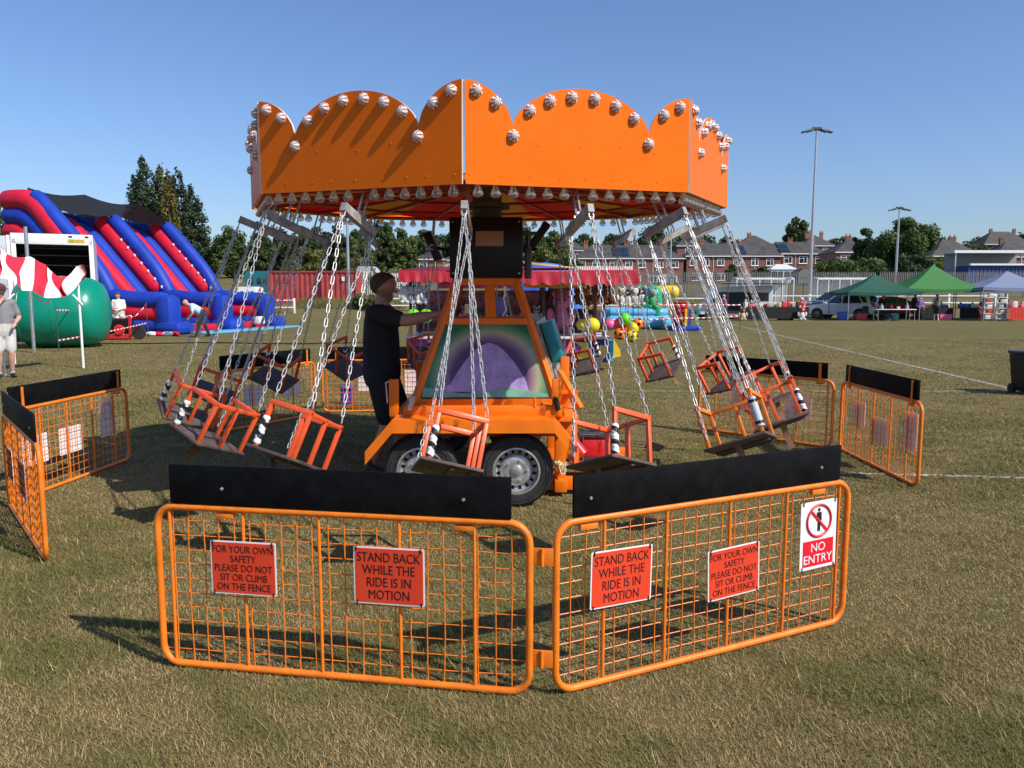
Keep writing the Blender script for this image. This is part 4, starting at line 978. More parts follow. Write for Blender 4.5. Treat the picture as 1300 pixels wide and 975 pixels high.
MB().prism([(xb + .08, .17), (xc - .02, .18), (xc, .6), (xb + .12, .62), (xb + .28, .5), (xb + .22, .34)], -.016, -.0125).build('yellow_patch', YELP, pb)
cres = [(xc + .05 + .36 * math.cos(a), .47 + .3 * math.sin(a)) for a in np.linspace(-1.65, .12, 14)] + [(xc + .02 + .22 * math.cos(a), .52 + .2 * math.sin(a)) for a in np.linspace(.1, -1.6, 14)]
MB().prism(cres, -.016, -.0125).build('crescent_print', YELP, pb)
MB().tube([(x, -.018, z) for x, z in cres], .012, 6, closed=True).build('crescent_outline', WHITE, pb)
sc = MB()
for k in range(5): sc.tube([(xa - .05 + .12 * k + .05 * math.sin(t), -.019, .33 + .02 * k + .06 * math.cos(t * 1.3 + k)) for t in np.linspace(0, 5.2, 14)], .011, 5)
sc.build('painted_flourish', WHITE, pa)
MB().box((x1 + .06, .2, .42), (.1, .5, .46), ch=.02).build('end_panel', SKYP, ps); MB().prism([(x1 + .12, .25), (x1 + .3, .3), (x1 + .27, .45), (x1 + .13, .68)], .1, .13).build('pennant', YELP, ps)
DBRN = mat('dark brown timber', (.09, .035, .02), .6, var=.3)
for x in (x0 + .1, sx_(574), sx_(690), sx_(706), x1 - .1, x1 - .3):
    for y in (.08, 1.7): MB().box((x, y, 1.38), (.06, .06, 1.34)).build('post', DBRN, ps)
AWR = mat('red awning vinyl', (.42, .008, .022), .5, var=.12, vs=2); AWY = mat('yellow awning vinyl', (.8, .48, .06), .45)
def valance(a, c, ztop, drop, y0, m, n=12, nm='awning_valance'):
    b = MB(); v, f = [], []; k = n * 10
    for i in range(k + 1):
        t = i / k; x = a + (c - a) * t; s_ = abs(math.sin(math.pi * n * t)); v += [(x, y0, ztop), (x, y0 - .05 + .012 * math.sin(t * n * 9 + 1), ztop - drop * (.80 + .2 * s_))]
    b.add(v, [(2 * i, 2 * i + 1, 2 * i + 3, 2 * i + 2) for i in range(k)]); o = b.build(nm, m, ps, flat=True); md = o.modifiers.new('s', 'SOLIDIFY'); md.thickness = .006; return o
za = 2.16
valance(sx_(512), sx_(570), za, .26, -.5, AWR, 3); valance(sx_(664), sx_(806), za - .02, .3, -.5, AWR, 6); valance(sx_(570), sx_(664), za, .28, -.48, AWR, 4); valance(sx_(664), sx_(740), za - .27, .1, -.3, AWY, 3)
b = MB(); b.add([(sx_(512), -.5, za), (sx_(806), -.5, za), (sx_(806) - .2, 1.9, za + .16), (sx_(512) + .2, 1.9, za + .16)], [(0, 1, 2, 3)]); o = b.build('awning_roof', AWR, ps); md = o.modifiers.new('s', 'SOLIDIFY'); md.thickness = .01
b = MB(); b.add([(sx_(664), -.46, za + .14), (sx_(735), -.48, za + .03), (sx_(735), 1.0, za + .1), (sx_(664), 1.0, za + .26)], [(0, 1, 2, 3)]); o = b.build('awning_strip', AWY, ps); md = o.modifiers.new('s', 'SOLIDIFY'); md.thickness = .01
for i in range(26): MB().box((sx_(728) + (sx_(796) - sx_(728)) * i / 25, -.46, za + .05), (.03, .02, .08)).build('roof_bulb', WHITE, ps) if i % 1 == 0 else None
MB().box(((x0 + sx_(700)) / 2, 1.78, 1.25), (sx_(700) - x0, .04, 1.0)).build('back_board', mat('collage of toy boxes', (.3, .12, .14), .6, var=.9, vs=4), ps)
MB().box((sx_(738), 1.8, 1.0), (sx_(772) - sx_(702), .04, .55)).build('back_board', DBRN, ps); MB().box((sx_(717), 1.83, 1.35), (sx_(734) - sx_(700), .03, 1.25)).build('back_board', MATS['collage of toy boxes'], ps)
for z in (.95, 1.3): MB().box(((x0 + x1) / 2, 1.5, z), (x1 - x0 - .2, .35, .03)).build('shelf', DBRN, ps)
MB().box((sx_(610), -.3, 1.85), (sx_(664) - sx_(560), .03, .14)).build('fascia_board', mat('pink fascia', (.55, .05, .16), .5, var=.4, vs=5), ps)
# toys
ORD = ['first', 'second', 'third', 'fourth', 'fifth', 'sixth', 'seventh', 'eighth', 'ninth', 'tenth', 'eleventh', 'twelfth', 'thirteenth']
def toy(label, loc, s, c1, c2, group, rz=0, cat='plush toy'):
    b = MB().ball((0, 0, .2), (.13, .11, .17), 10).ball((0, -.02, .44), (.12, .11, .11), 10, 1)
    for i in (-1, 1): b.ball((i * .085, 0, .55), (.04, .03, .05), 8).ball((i * .15, -.03, .26), (.05, .05, .1), 8).ball((i * .08, -.1, .06), (.055, .09, .055), 8)
    b.ball((0, -.12, .42), (.045, .04, .035), 8).ball((-.04, -.115, .47), .014, 6, 2).ball((.04, -.115, .47), .014, 6, 2)
    o = b.build('plush_toy', [c1, c2, BLACK], None, loc, (0, 0, rz)); o.scale = (s, s, s); return tag(o, label, cat, group)
PBR = mat('brown plush', (.16, .05, .02), .95, bump=.4, bs=60); PWH = mat('white plush', (.65, .63, .58), .95, bump=.4, bs=60); PBK = mat('black plush', (.03, .03, .035), .95); POR = mat('orange plush', (.7, .2, .04), .95); PGN = mat('green plush', (.05, .35, .12), .95); PPK = mat('pink plush', (.7, .2, .35), .95); PGY = mat('grey plush', (.3, .32, .38), .95)
def wp(px, py, Y): p = at(px, py, Y); return (p.x, p.y, p.z)
for i, (px, py, a, c) in enumerate(((733, 388, PBR, PBR), (744, 389, PBR, POR), (755, 388, POR, PBR), (766, 388, PBR, PBR), (776, 387, PBR, PBR))):
    toy('brown plush toy, %s from the left in the row under the stall awning' % ORD[i], wp(px, py, 17.6), .75, a, c, 'brown plush toys under the awning', R(random.uniform(-20, 20)))
for i, (px, py) in enumerate(((789, 389), (797, 390), (806, 389), (815, 388))): toy('white plush toy, %s from the left at the right end of the stall' % ORD[i], wp(px, py, 17.3), .75, PWH, PBK if i % 2 else PWH, 'white plush toys at the stall end', R(random.uniform(-20, 20)))
toy('green and grey plush toy hanging outermost right on the stall', wp(828, 392, 17.2), .8, PGN, PGY, 'plush toys on the stall')
for i, (px, py) in enumerate(((513, 386), (522, 387), (530, 386), (538, 387))): toy('grey and white plush toy, %s from the left at the left end of the stall' % ORD[i], wp(px, py, 16.6), .72, PGY if i % 2 else PWH, PWH, 'grey plush toys at the stall end', R(random.uniform(-30, 30)))
toy('large pink plush toy standing behind the stall counter', (ps.location.x + sx_(716), 18.0, .735), 1.7, PPK, PPK, 'plush toys on the stall'); toy('pale plush toy sitting on the counter by the yellow ball', (ps.location.x + sx_(748), 17.3, .735), .8, PWH, PGY, 'plush toys on the stall')
for i, (px, a) in enumerate(((585, PPK), (600, PGN), (622, POR), (640, PBR), (668, PGY), (684, PWH))): toy('small plush prize, %s from the left on the shelf inside the stall' % ORD[i], (ps.location.x + sx_(px), 18.35, .98), .7, a, a, 'plush prizes on the inner shelf')
def ball_thing(label, px, py, Y, r, m, group, spots=False, hang=0.5):
    p = at(px, py, Y); root = thing('toy_ball', label, 'ball', p, 0, group); MB().ball((0, 0, 0), r, 20).build('ball', m, root)
    if spots:
        b = MB()
        for d in ((0, -1, 0), (.8, -.55, .1), (-.8, -.5, .2), (.2, -.6, .8), (-.1, -.6, -.8), (.75, -.3, -.65), (-.7, -.3, -.7)):
            d = Vector(d).normalized(); b.lathe([(.001, .006), (r * .3, -.002)], 5, M=T(*(d * r)) @ align(-d))
        b.build('patch', BLACK, root)
    MB().tube([(0, 0, r), (0, 0, r + hang)], .006, 5).build('string', BLACK, root)
BYEL = mat('yellow ball vinyl', (.8, .62, .01), .25, var=.05); BORG = mat('orange ball vinyl', (.85, .2, .02), .3, var=.1); BPNK = mat('pink ball vinyl', (.8, .12, .3), .3); BGRN = mat('lime ball vinyl', (.15, .75, .02), .3); BRED = mat('coral ball vinyl', (.8, .08, .08), .3)
ball_thing('big yellow ball hanging at the front of the stall', 752, 413, 16.6, .165, BYEL, 'balls hanging at the stall', hang=.9); ball_thing('yellow ball hanging behind the big yellow one', 739, 412, 17.0, .13, BYEL, 'balls hanging at the stall', hang=.9)
for px, py, m_, sp, lb in ((774, 412, BPNK, 0, 'pink ball in the hanging bunch, nearest the stall'), (786, 411, BRED, 0, 'coral ball in the hanging bunch'), (794, 405, BGRN, 0, 'lime ball at the top of the hanging bunch'), (787, 424, BORG, 1, 'orange football with black patches at the bottom of the bunch'), (797, 419, BORG, 0, 'plain orange ball in the middle of the bunch'), (804, 416, BYEL, 0, 'yellow ball in the hanging bunch'), (810, 411, BORG, 1, 'orange football with black patches at the right of the bunch'), (802, 427, BYEL, 1, 'yellow football with black patches at the bottom right of the bunch')):
    ball_thing(lb, px, py, 16.5 + random.uniform(-.1, .1), .13, m_, 'balls hanging at the stall', bool(sp), .7)
for px, lb in ((525, 'lime ball in the stall beside the operator, left one'), (541, 'lime ball in the stall beside the tower, right one')): ball_thing(lb, px, 401, 16.5, .15, BGRN, 'lime balls at the left of the stall', hang=.6)
o = MB().box((0, 0, .12), (.17, .17, .24), ch=.02).box((0, 0, .25), (.21, .21, .03), ch=.01).build('plastic_stool', mat('purple plastic', (.05, .025, .3), .4), None, (at(441, 515, 11.6).x, 11.6, 0)); tag(o, 'small purple plastic stool behind the back left barrier', 'stool')
# blue dome tent top seen over the stall
tent = thing('dome_tent', 'bright blue rounded tent top showing above the stall awning', 'tent', (at(692, 400, 27).x, 27, 0)); TB = mat('blue tent cloth', (.03, .16, .62), .6)
tz = at(692, 333, 27).z
MB().lathe([(1.3, 0), (1.28, tz - 1.0), (1.05, tz - .45), (.55, tz - .08), (.02, tz)], 8).build('shell', TB, tent); MB().box((0, -1.22, .8), (.7, .04, 1.5)).build('door_flap', TB, tent)
# inflatable pool with arch
pool = thing('inflatable_pool', 'light blue inflatable pool with green and yellow arch', 'inflatable pool', (at(835, 405, 37).x, 37, 0))
def qx(px): return at(px, 400, 37).x - pool.location.x
MB().tube(fillet([(qx(775), 0, .35), (qx(848), 0, .35), (qx(848), 3.4, .35), (qx(775), 3.4, .35), (qx(775), .3, .35)], .6), .34, 12, round_=True).tube(fillet([(qx(775), 0, .8), (qx(846), 0, .8), (qx(846), 3.2, .8), (qx(775), 3.2, .8), (qx(775), .3, .8)], .6), .2, 12, round_=True).build('pool_wall', VLBLUE, pool)
for y in (.1, 3.0): MB().tube([(qx(833), y, .3), (qx(833), y, 1.65), (qx(828), y, 1.85)], .3, 12, round_=True).build('arch_post', mat('emerald vinyl', (.0, .35, .2), .35), pool)
MB().tube([(qx(833), 1.5, 1.75), (qx(861), 1.0, 1.78)], .33, 14, round_=True).build('arch_beam', VYEL, pool); MB().tube([(qx(826), 1.5, 1.7), (qx(820), 1.6, 1.6)], .3, 12, round_=True).build('arch_beam', VBLUE, pool)
cr = thing('crate_stack', 'stack of red plastic tubs with yellow and blue slats by the pool', 'crates', (at(863, 408, 36).x, 36, 0))
for i in range(5): MB().lathe([(.28, 0), (.36, .2), (.38, .22), (.36, .24)], 18, M=T(0, 0, .2 + .22 * i)).build('tub', PUMPRED, cr)
for i, m_ in ((0, VYEL), (1, VBLUE), (3, VGREEN)): MB().box((.18 + .18 * i, -.42, .55), (.1, .05, .9)).build('slat', m_, cr)
MB().box((.2, -.2, .1), (1.4, .9, .2), ch=.03).build('base', VBLUE, cr)
ta = [Vector(wp(px, py, Y)) for px, py, Y in ((822, 385, 33.5), (866, 387, 34), (905, 386, 34.5), (940, 387, 35))]; tape('upper red and white tape in front of the inflatable pool', ta, .06)
ta = [Vector(wp(px, py, Y)) for px, py, Y in ((770, 406, 33), (866, 404, 34), (940, 401, 35))]; tape('lower red and white tape in front of the inflatable pool', ta, .06)
for i, (px, Y) in enumerate(((822, 33.5), (940, 35.0))):
    q = at(px, 400, Y); o = MB().tube([(0, 0, 0), (0, 0, 1.3)], .015, 6).build('stake', DKSTEEL, None, (q.x, Y, 0)); tag(o, ('thin stake holding tape at the pool', 'thin stake holding tape near the van')[i], 'stake')

# ------------------------------------------------------------------ vehicles
def car(label, loc, rz, col, L_=4.4, W_=1.8, H_=1.62, kind='suv', name='parked_car'):
    root = thing(name, label, 'van' if kind == 'van' else 'car', loc, rz)
    pm = mat('car paint %s' % (col,), col, .25, .0, var=.03, coat=.8)
    l = L_ / 2
    if kind == 'van':
        low = [(-l, .35), (l - .1, .35), (l, .55), (l - .02, .95), (l - .75, 1.12), (l - 1.35, 2.15), (-l + .08, 2.3), (-l, 2.2)]; cab = None
    else:
        low = [(-l + .03, .35), (l - .12, .32), (l, .5), (l - .02, .78), (l - .22, .92), (l - 1.15, 1.02), (-l + .15, 1.08), (-l, .95)]
        cab = [(l - 1.2, 1.0), (l - 1.95, H_ - .07), (l - 2.5, H_), (-l + .75, H_ - .02), (-l + .38, H_ - .12), (-l + .14, 1.06)]
    def loft(poly, ys, ins):
        v, f = [], []; k = len(poly); cx = sum(p[0] for p in poly) / k; cz = sum(p[1] for p in poly) / k
        for y, s_ in zip(ys, ins): v += [(cx + (x - cx) * s_, y, cz + (z - cz) * (1 - (1 - s_) * 1.6) if z > cz else z) for x, z in poly]
        for i in range(len(ys) - 1): f += [(i * k + j, i * k + (j + 1) % k, (i + 1) * k + (j + 1) % k, (i + 1) * k + j) for j in range(k)]
        f += [tuple(range(k)), tuple((len(ys) - 1) * k + j for j in range(k - 1, -1, -1))]
        return v, f
    w_ = W_ / 2
    b = MB().add(*loft(low, (-w_, -w_ + .1, w_ - .1, w_), (.975, 1, 1, .975)))
    if cab:
        v, f = [], []; k = len(cab)
        for y, s_ in ((-1, 1), (1, 1)): v += [(x, y * (w_ - .06 - .17 * max(0, (z - 1.0) / (H_ - 1.0))), z) for x, z in cab]
        b.add(v, [tuple(range(k)), tuple(range(2 * k - 1, k - 1, -1))] + [(i, (i + 1) % k, (i + 1) % k + k, i + k) for i in range(k)])
    b.build('body', pm, root, ang=30)
    if cab:
        for sy in (-1, 1):
            def gy(z): return sy * (w_ - .052 - .17 * max(0, (z - 1.0) / (H_ - 1.0)))
            for poly in ([(l - 1.42, 1.07), (l - 1.98, H_ - .14), (l - 2.42, H_ - .1), (l - 2.42, 1.07)], [(l - 2.5, 1.08), (l - 2.5, H_ - .1), (-l + 1.0, H_ - .12), (-l + .75, 1.1)], [(-l + .9, H_ - .13), (-l + .55, H_ - .2), (-l + .4, 1.14), (-l + .66, 1.12)]):
                MB().add([(x, gy(z) + sy * .004, z) for x, z in poly], [tuple(range(4))]).build('side_window', GLASS, root)
            MB().ball((l - 1.45, sy * (w_ + .06), 1.08), (.07, .1, .07), 10).build('wing_mirror', pm, root)
            for x in (l - 2.3, -l + 1.45): MB().box((x, sy * (w_ - .0), .95), (.18, .03, .03), ch=.008).build('door_handle', pm, root)
        a, c = Vector((l - 1.24, 0, 1.04)), Vector((l - 1.93, 0, H_ - .1)); y0, y1 = w_ - .16, w_ - .26
        MB().add([(a.x + .012, -y0, a.z + .01), (a.x + .012, y0, a.z + .01), (c.x + .012, y1, c.z + .01), (c.x + .012, -y1, c.z + .01)], [(0, 1, 2, 3)]).build('windscreen', GLASS, root)
        MB().add([(-l + .155, -y0, 1.12), (-l + .155, y0, 1.12), (-l + .36, y1, H_ - .16), (-l + .36, -y1, H_ - .16)], [(3, 2, 1, 0)]).build('rear_window', GLASS, root)
    else:
        for sy in (-1, 1):
            MB().add([(l - .85, sy * (w_ + .003), 1.15), (l - 1.36, sy * (w_ + .003), 1.82), (l - 1.95, sy * (w_ + .003), 1.84), (l - 1.95, sy * (w_ + .003), 1.15)], [(0, 1, 2, 3)]).build('side_window', GLASS, root)
            MB().add([(-l + .3, sy * (w_ + .003), 1.2), (-l + .3, sy * (w_ + .003), 1.78), (-l + 1.2, sy * (w_ + .003), 1.8), (-l + 1.2, sy * (w_ + .003), 1.2)], [(0, 1, 2, 3)]).build('side_window', GLASS, root)
        MB().add([(l - .73, -w_ + .15, 1.16), (l - .73, w_ - .15, 1.16), (l - 1.3, w_ - .2, 1.86), (l - 1.3, -w_ + .2, 1.86)], [(0, 1, 2, 3)]).build('windscreen', GLASS, root)
    LMP, TLM = mat('headlamp', (.7, .72, .75), .15, var=0), mat('tail lamp', (.35, .01, .01), .2, var=0)
    for sy in (-1, 1):
        MB().box((l - .13, sy * (w_ - .25), .78), (.25, .36, .16), ch=.05).build('headlight', LMP, root); MB().box((-l + .07, sy * (w_ - .16), .98), (.2, .3, .24), ch=.05).build('tail_light', TLM, root)
        for x in (l - .85, -l + .85):
            wl = bpy.data.objects.new('wheel', None); COL.objects.link(wl); wl.parent = root; wl.matrix_local = T(x, sy * (w_ - .08), .34) @ RX(R(-90 * sy))
            MB().lathe([(.2, -.1), (.32, -.1), (.34, -.06), (.34, .06), (.32, .1), (.22, .1)], 24).build('tyre', RUBBER, wl)
            rm = MB().lathe([(.22, .1), (.21, .06), (.001, .05)], 20)
            for j in range(5): rm.box((.12, 0, .085), (.2, .045, .03), M=RZ(R(72 * j)))
            rm.build('rim', ALLOY, wl)
            MB().lathe([(.40, -.02), (.40, .0835), (.36, .0835)], 24).build('wheel_arch', RUBBER, root, mtx=T(x, sy * (w_ - .08), .36) @ RX(R(-90 * sy)))
    MB().box((l - .02, 0, .46), (.08, W_ - .3, .2), ch=.03).build('bumper', BLACK, root); MB().box((-l + .0, 0, .5), (.08, W_ - .3, .2), ch=.03).build('bumper', BLACK, root)
    MB().box((l + .025, 0, .5), (.01, .5, .11)).build('number_plate', WHITE, root)
    return root
def gx(px, Y, py=400): return at(px, py, Y).x
car('white SUV parked behind the left leg of the dark green gazebo', (gx(1070, 52.5), 52.5, 0), R(136), (.66, .68, .7), 4.5, 1.85, 1.68)
car('dark grey SUV parked behind the white one', (gx(1058, 57), 57, gz(25, 57)), R(215), (.03, .035, .045), 4.3, 1.8, 1.6)
car('red car parked under the gazebos', (gx(1136, 53.5), 53.5, 0), R(8), (.5, .012, .03), 4.2, 1.75, 1.55)
van = car('pale grey van with open side and black awning, used as a stall', (gx(928, 52.2), 52.2, 0), R(181), (.6, .62, .64), 5.0, 1.9, 1.95, 'van', 'market_van')
MB().box((-.45, .965, 1.12), (1.9, .03, 1.4)).build('side_opening_shade', DK, van); MB().box((-.9, 1.5, 2.35), (3.7, 1.1, .05)).build('side_awning', BLACK, van)  # flat dark sheet on the body paints the shade inside the open side
for x in (-2.65, .85): MB().tube([(x, 2.0, 0), (x, 2.0, 2.33)], .025, 6).build('awning_pole', DKSTEEL, van)
# ------------------------------------------------------------------ gazebos
def gazebo(label, px0, px1, pxa, ya, ye, Y, m, depth=3.0):
    x0, x1 = gx(px0, Y), gx(px1, Y); cx = (x0 + x1) / 2; w_ = (x1 - x0) / 2; ze, za_ = at(cx, ye, Y).z, at(cx, ya, Y + depth / 2).z
    root = thing('gazebo', label, 'gazebo', (cx, Y + depth / 2, 0)); d = depth / 2; ax = 0
    C = [(-w_, -d), (w_, -d), (w_, d), (-w_, d)]; n_ = 8
    for s_ in range(4):
        (xa_, ya_), (xb_, yb_) = C[s_], C[(s_ + 1) % 4]; v = []; f = []
        for i in range(n_ + 1):
            t = i / n_
            for j in range(n_ + 1):
                u = j / n_; ex, ey = xa_ + (xb_ - xa_) * u, ya_ + (yb_ - ya_) * u; sag = .10 * math.sin(math.pi * u) * (1 - t) + .16 * math.sin(math.pi * t) * (1 - .3 * math.sin(math.pi * u))
                v.append((ex * (1 - t) + ax * t, ey * (1 - t), ze + (za_ - ze) * t - sag * .8))
        f = [(i * (n_ + 1) + j, i * (n_ + 1) + j + 1, (i + 1) * (n_ + 1) + j + 1, (i + 1) * (n_ + 1) + j) for i in range(n_) for j in range(n_)]
        MB().add(v, f).build('roof_panel', m, root, ang=60)
        v = []
        for j in range(13):
            u = j / 12; ex, ey = xa_ + (xb_ - xa_) * u, ya_ + (yb_ - ya_) * u; s2 = .08 * math.sin(math.pi * u); o_ = .02 * math.sin(j * 2.1)
            v += [(ex * 1.003, ey * 1.003 + o_ * .3, ze - s2), (ex * 1.006 + o_ * .5, ey * 1.006 + o_, ze - s2 - .2)]
        MB().add(v, [(2 * j, 2 * j + 1, 2 * j + 3, 2 * j + 2) for j in range(12)]).build('valance', m, root)
    for x, y in C: MB().tube([(x * .985, y * .985, 0), (x * .985, y * .985, ze)], .026, 8).build('leg', STEEL if y < 0 else DKSTEEL, root)
    return root
GZD, GZG, GZB = translucent('dark green gazebo cloth', (.015, .10, .065), .25), translucent('green gazebo cloth', (.045, .22, .05), .28), translucent('grey blue gazebo cloth', (.22, .27, .42), .25)
gazebo('dark green gazebo over the white table and cars', 1076, 1168, 1120, 348, 370, 48.5, GZD)
gazebo('bright green gazebo in the middle of the three', 1150, 1244, 1192, 336, 366, 49.5, GZG)
gazebo('pale grey blue gazebo at the right edge', 1246, 1342, 1290, 344, 364, 48.5, GZB)
# tables and their goods
def table(label, px0, px1, Y, h, cloth=None, depth=.7, name='folding_table'):
    x0, x1 = gx(px0, Y), gx(px1, Y); root = thing(name, label, 'table', ((x0 + x1) / 2, Y, 0)); w_ = x1 - x0
    MB().box((0, 0, h - .02), (w_, depth, .04), ch=.01).build('table_top', WHITE if not cloth else cloth, root)
    for i in (-1, 1):
        for j in (-1, 1): MB().tube([(i * (w_ / 2 - .1), j * (depth / 2 - .06), 0), (i * (w_ / 2 - .1), j * (depth / 2 - .06), h - .04)], .022, 6).build('leg', STEEL, root)
    if cloth:
        v = []; k = 24
        for i in range(k + 1): t = i / k; x = -w_ / 2 + w_ * t; v += [(x, -depth / 2 - .006, h - .01), (x, -depth / 2 - .03 - .02 * math.sin(i * 1.9), .12)]
        MB().add(v, [(2 * i, 2 * i + 1, 2 * i + 3, 2 * i + 2) for i in range(k)]).build('table_cloth', cloth, root, ang=180)
    return root
BCL = mat('black table cloth', (.012, .012, .014), .9); RCL = mat('red table cloth', (.55, .03, .02), .8)
table('white folding table standing under the dark green gazebo', 1110, 1160, 48.3, .75)
table('long table with black cloth in front of the van', 940, 1024, 49.8, .85, BCL)
table('black covered table under the bright green gazebo, left', 1168, 1206, 50.4, .8, BCL); table('black covered table under the bright green gazebo, right', 1214, 1244, 50.2, .8, BCL)
table('red covered table under the grey blue gazebo', 1276, 1306, 48.2, .85, RCL)
goods = [PWH, mat('pink goods', (.65, .15, .25), .6), mat('cream goods', (.65, .55, .42), .6), mat('red goods', (.55, .04, .05), .5), mat('blue goods', (.05, .12, .45), .5), PBR, mat('grey goods', (.3, .3, .33), .5)]
def goods_row(label, px0, px1, Y, z, n, s, group, seed):
    rs = random.Random(seed)
    for i in range(n):
        x = gx(px0 + (px1 - px0) * (i + .5) / n, Y); w_, d_, h_ = s * rs.uniform(.7, 1.2), s * rs.uniform(.6, 1), s * rs.uniform(.5, 1.3)
        b = MB().box((0, 0, h_ / 2), (w_, d_, h_), ch=.03)
        if i % 3 == 0: b.ball((0, 0, h_ * 1.2), (w_ * .3, d_ * .3, h_ * .35), 8)
        tag(b.build('sale_item', goods[rs.randrange(len(goods))], None, (x, Y + rs.uniform(-.15, .15), z), (0, 0, rs.uniform(-.5, .5))), label % ORD[i], 'goods', group)
goods_row('small item for sale, %s from the left on the van stall table', 942, 1022, 49.8, .85, 13, .3, 'goods on the van stall table', 1)
goods_row('small item, %s from the left on the left black table, bright green gazebo', 1170, 1204, 50.4, .8, 6, .26, 'goods on the left black table', 2); goods_row('small item, %s from the left on the right black table, bright green gazebo', 1216, 1242, 50.2, .8, 5, .3, 'goods on the right black table', 3)
goods_row('small item for sale, %s from the left on the red covered table', 1278, 1304, 48.2, .85, 5, .3, 'goods on the red covered table', 4); goods_row('small item, %s from the left on the white folding table', 1114, 1156, 48.3, .75, 4, .2, 'goods on the white table', 5)
toy('cream and brown plush animal on the ground under the van stall table', (gx(943, 49.2), 49.2, 0), 1.5, mat('cream plush', (.6, .45, .3), .95), PBR, 'plush toys at the van stall'); toy('red and white plush toy at the right end of the van stall table', (gx(1018, 49.2), 49.2, 0), 1.6, PWH, mat('red plush', (.6, .05, .08), .95), 'plush toys at the van stall')
toy('pink and white plush toy on top of the table at its right end', (gx(1017, 49.8), 49.8, .87), 1.1, PPK, PWH, 'plush toys at the van stall'); toy('grey and white plush toy on the van stall table', (gx(957, 49.8), 49.8, .87), 1.3, PWH, PBK, 'plush toys at the van stall')
o = MB().lathe([(.18, 0), (.26, .4), (.27, .42), (.24, .42)], 16).build('bucket', mat('teal bucket plastic', (.03, .3, .36), .4), None, (gx(1136, 48.6), 48.6, 0)); tag(o, 'teal bucket under the white folding table', 'bucket')
def display_stand(label, px, Y, m1, m2):
    root = thing('display_stand', label, 'display stand', (gx(px, Y), Y, 0))
    for i in (-1, 1): MB().box((i * .3, 0, .85), (.05, .05, 1.7)).build('upright', WHITE, root)
    for k in range(5): MB().box((0, 0, .15 + .33 * k), (.6, .3, .03)).build('shelf', WHITE, root); MB().box((random.uniform(-.1, .1), 0, .29 + .33 * k), (.34, .2, .22), ch=.04).build('box', m1 if k % 2 else m2, root)
display_stand('white stepped stand with red goods beside the bright green gazebo', 1255, 48.4, goods[3], PWH); display_stand('white stepped stand with pale goods beside the red covered table', 1271, 48.2, goods[2], PGY)
def box_on(label, px, Y, d, m, cat='crate', name='crate', z=0):
    o = MB().box((0, 0, d[2] / 2), d, ch=.03).box((0, 0, d[2] + .02), (d[0] * 1.04, d[1] * 1.04, .05), ch=.01).build(name, m, None, (gx(px, Y), Y, z)); return tag(o, label, cat)
box_on('dark red crate on the grass behind the gazebo leg', 1092, 50.0, (.7, .5, .4), goods[3]); box_on('dark blue crate beside the white SUV', 1070, 50.2, (.6, .5, .5), goods[4])
box_on('black crate under the right end of the van stall table', 997, 49.7, (.9, .5, .45), BLACK); box_on('red striped crate under the bright green gazebo', 1199, 50.0, (.8, .4, .35), goods[1])
# visitors at the stalls
person('woman with long brown hair in a grey top standing at the bright green gazebo', (gx(1189, 48.6), 48.6, 0), R(80), 1.7, dict(skin=SKIN2, shirt=GTOP, pants=DTROU, shoe=WTEE, hair=BROWNH), ((.1, -.1, .6), (.1, .1, .6)), detail=.03, hair='long', legs=((-.03, -.05), (.05, .05)))
person('person in dark clothes standing by the red car under the gazebo', (gx(1160, 51), 51, 0), R(-60), 1.72, dict(skin=SKIN, shirt=DTROU, pants=DTROU, shoe=BOOT, hair=DARKH), ((.1, -.1, .6), (.08, .12, .5)), detail=.03, trousers='long', sleeves='long')
person('person in a violet top beside the bright green gazebo leg', (gx(1168, 49.4), 49.4, 0), R(-110), 1.5, dict(skin=SKIN2, shirt=VIOLET, pants=DTROU, shoe=BOOT, hair=BROWNH), ((.1, -.1, .6), (.08, .12, .5)), detail=.03, trousers='long', hair='long')
person('person in a pink top standing beside the van', (gx(918, 50.2), 50.2, 0), R(20), 1.66, dict(skin=SKIN2, shirt=PINK, pants=DTROU, shoe=BOOT, hair=GHAIR), ((.12, -.1, .6), (.12, .1, .62)), detail=.03, trousers='long')
person('person in dark teal top behind the white stepped stand', (gx(1273, 49.6), 49.6, 0), R(-90), 1.75, dict(skin=SKIN2, shirt=DTEAL, pants=DTROU, shoe=BOOT, hair=mat('blond hair', (.55, .42, .2), .8)), ((.12, -.1, .6), (.12, .1, .62)), detail=.03, trousers='long', hair='long')
person('person in maroon sitting low beside the red stepped stand', (gx(1243, 49.2), 49.2, 0), R(-60), 1.45, dict(skin=SKIN2, shirt=MAROON, pants=MAROON, shoe=BOOT, hair=DARKH), ((.12, -.1, .55), (.12, .1, .55)), bend=18, detail=.03, trousers='long')
person('person in black leaning over behind the white table', (gx(1118, 50.2), 50.2, 0), R(-90), 1.7, dict(skin=SKIN, shirt=BLACK, pants=DTROU, shoe=BOOT, hair=DARKH), ((.2, -.1, .55), (.2, .1, .55)), bend=25, detail=.03, trousers='long')
# folded chair clutter under the dark green gazebo
def camp_chair(label, px, Y, m):
    root = thing('camping_chair', label, 'chair', (gx(px, Y), Y, 0), R(-70))
    MB().box((0, 0, .42), (.5, .5, .03)).build('seat', m, root); MB().box((-.28, 0, .7), (.03, .5, .5), M=RY(R(-8))).build('backrest', m, root)
    for i in (-1, 1):
        for j in (-1, 1): MB().tube([(i * .24, j * .24, 0), (-i * .2, j * .24, .42)], .014, 6).build('leg', STEEL, root)
camp_chair('dark camping chair under the dark green gazebo, near its left leg', 1104, 50.0, BLACK); camp_chair('dark camping chair under the dark green gazebo, near the red car', 1131, 50.4, mat('dark blue canvas', (.02, .03, .08), .8))
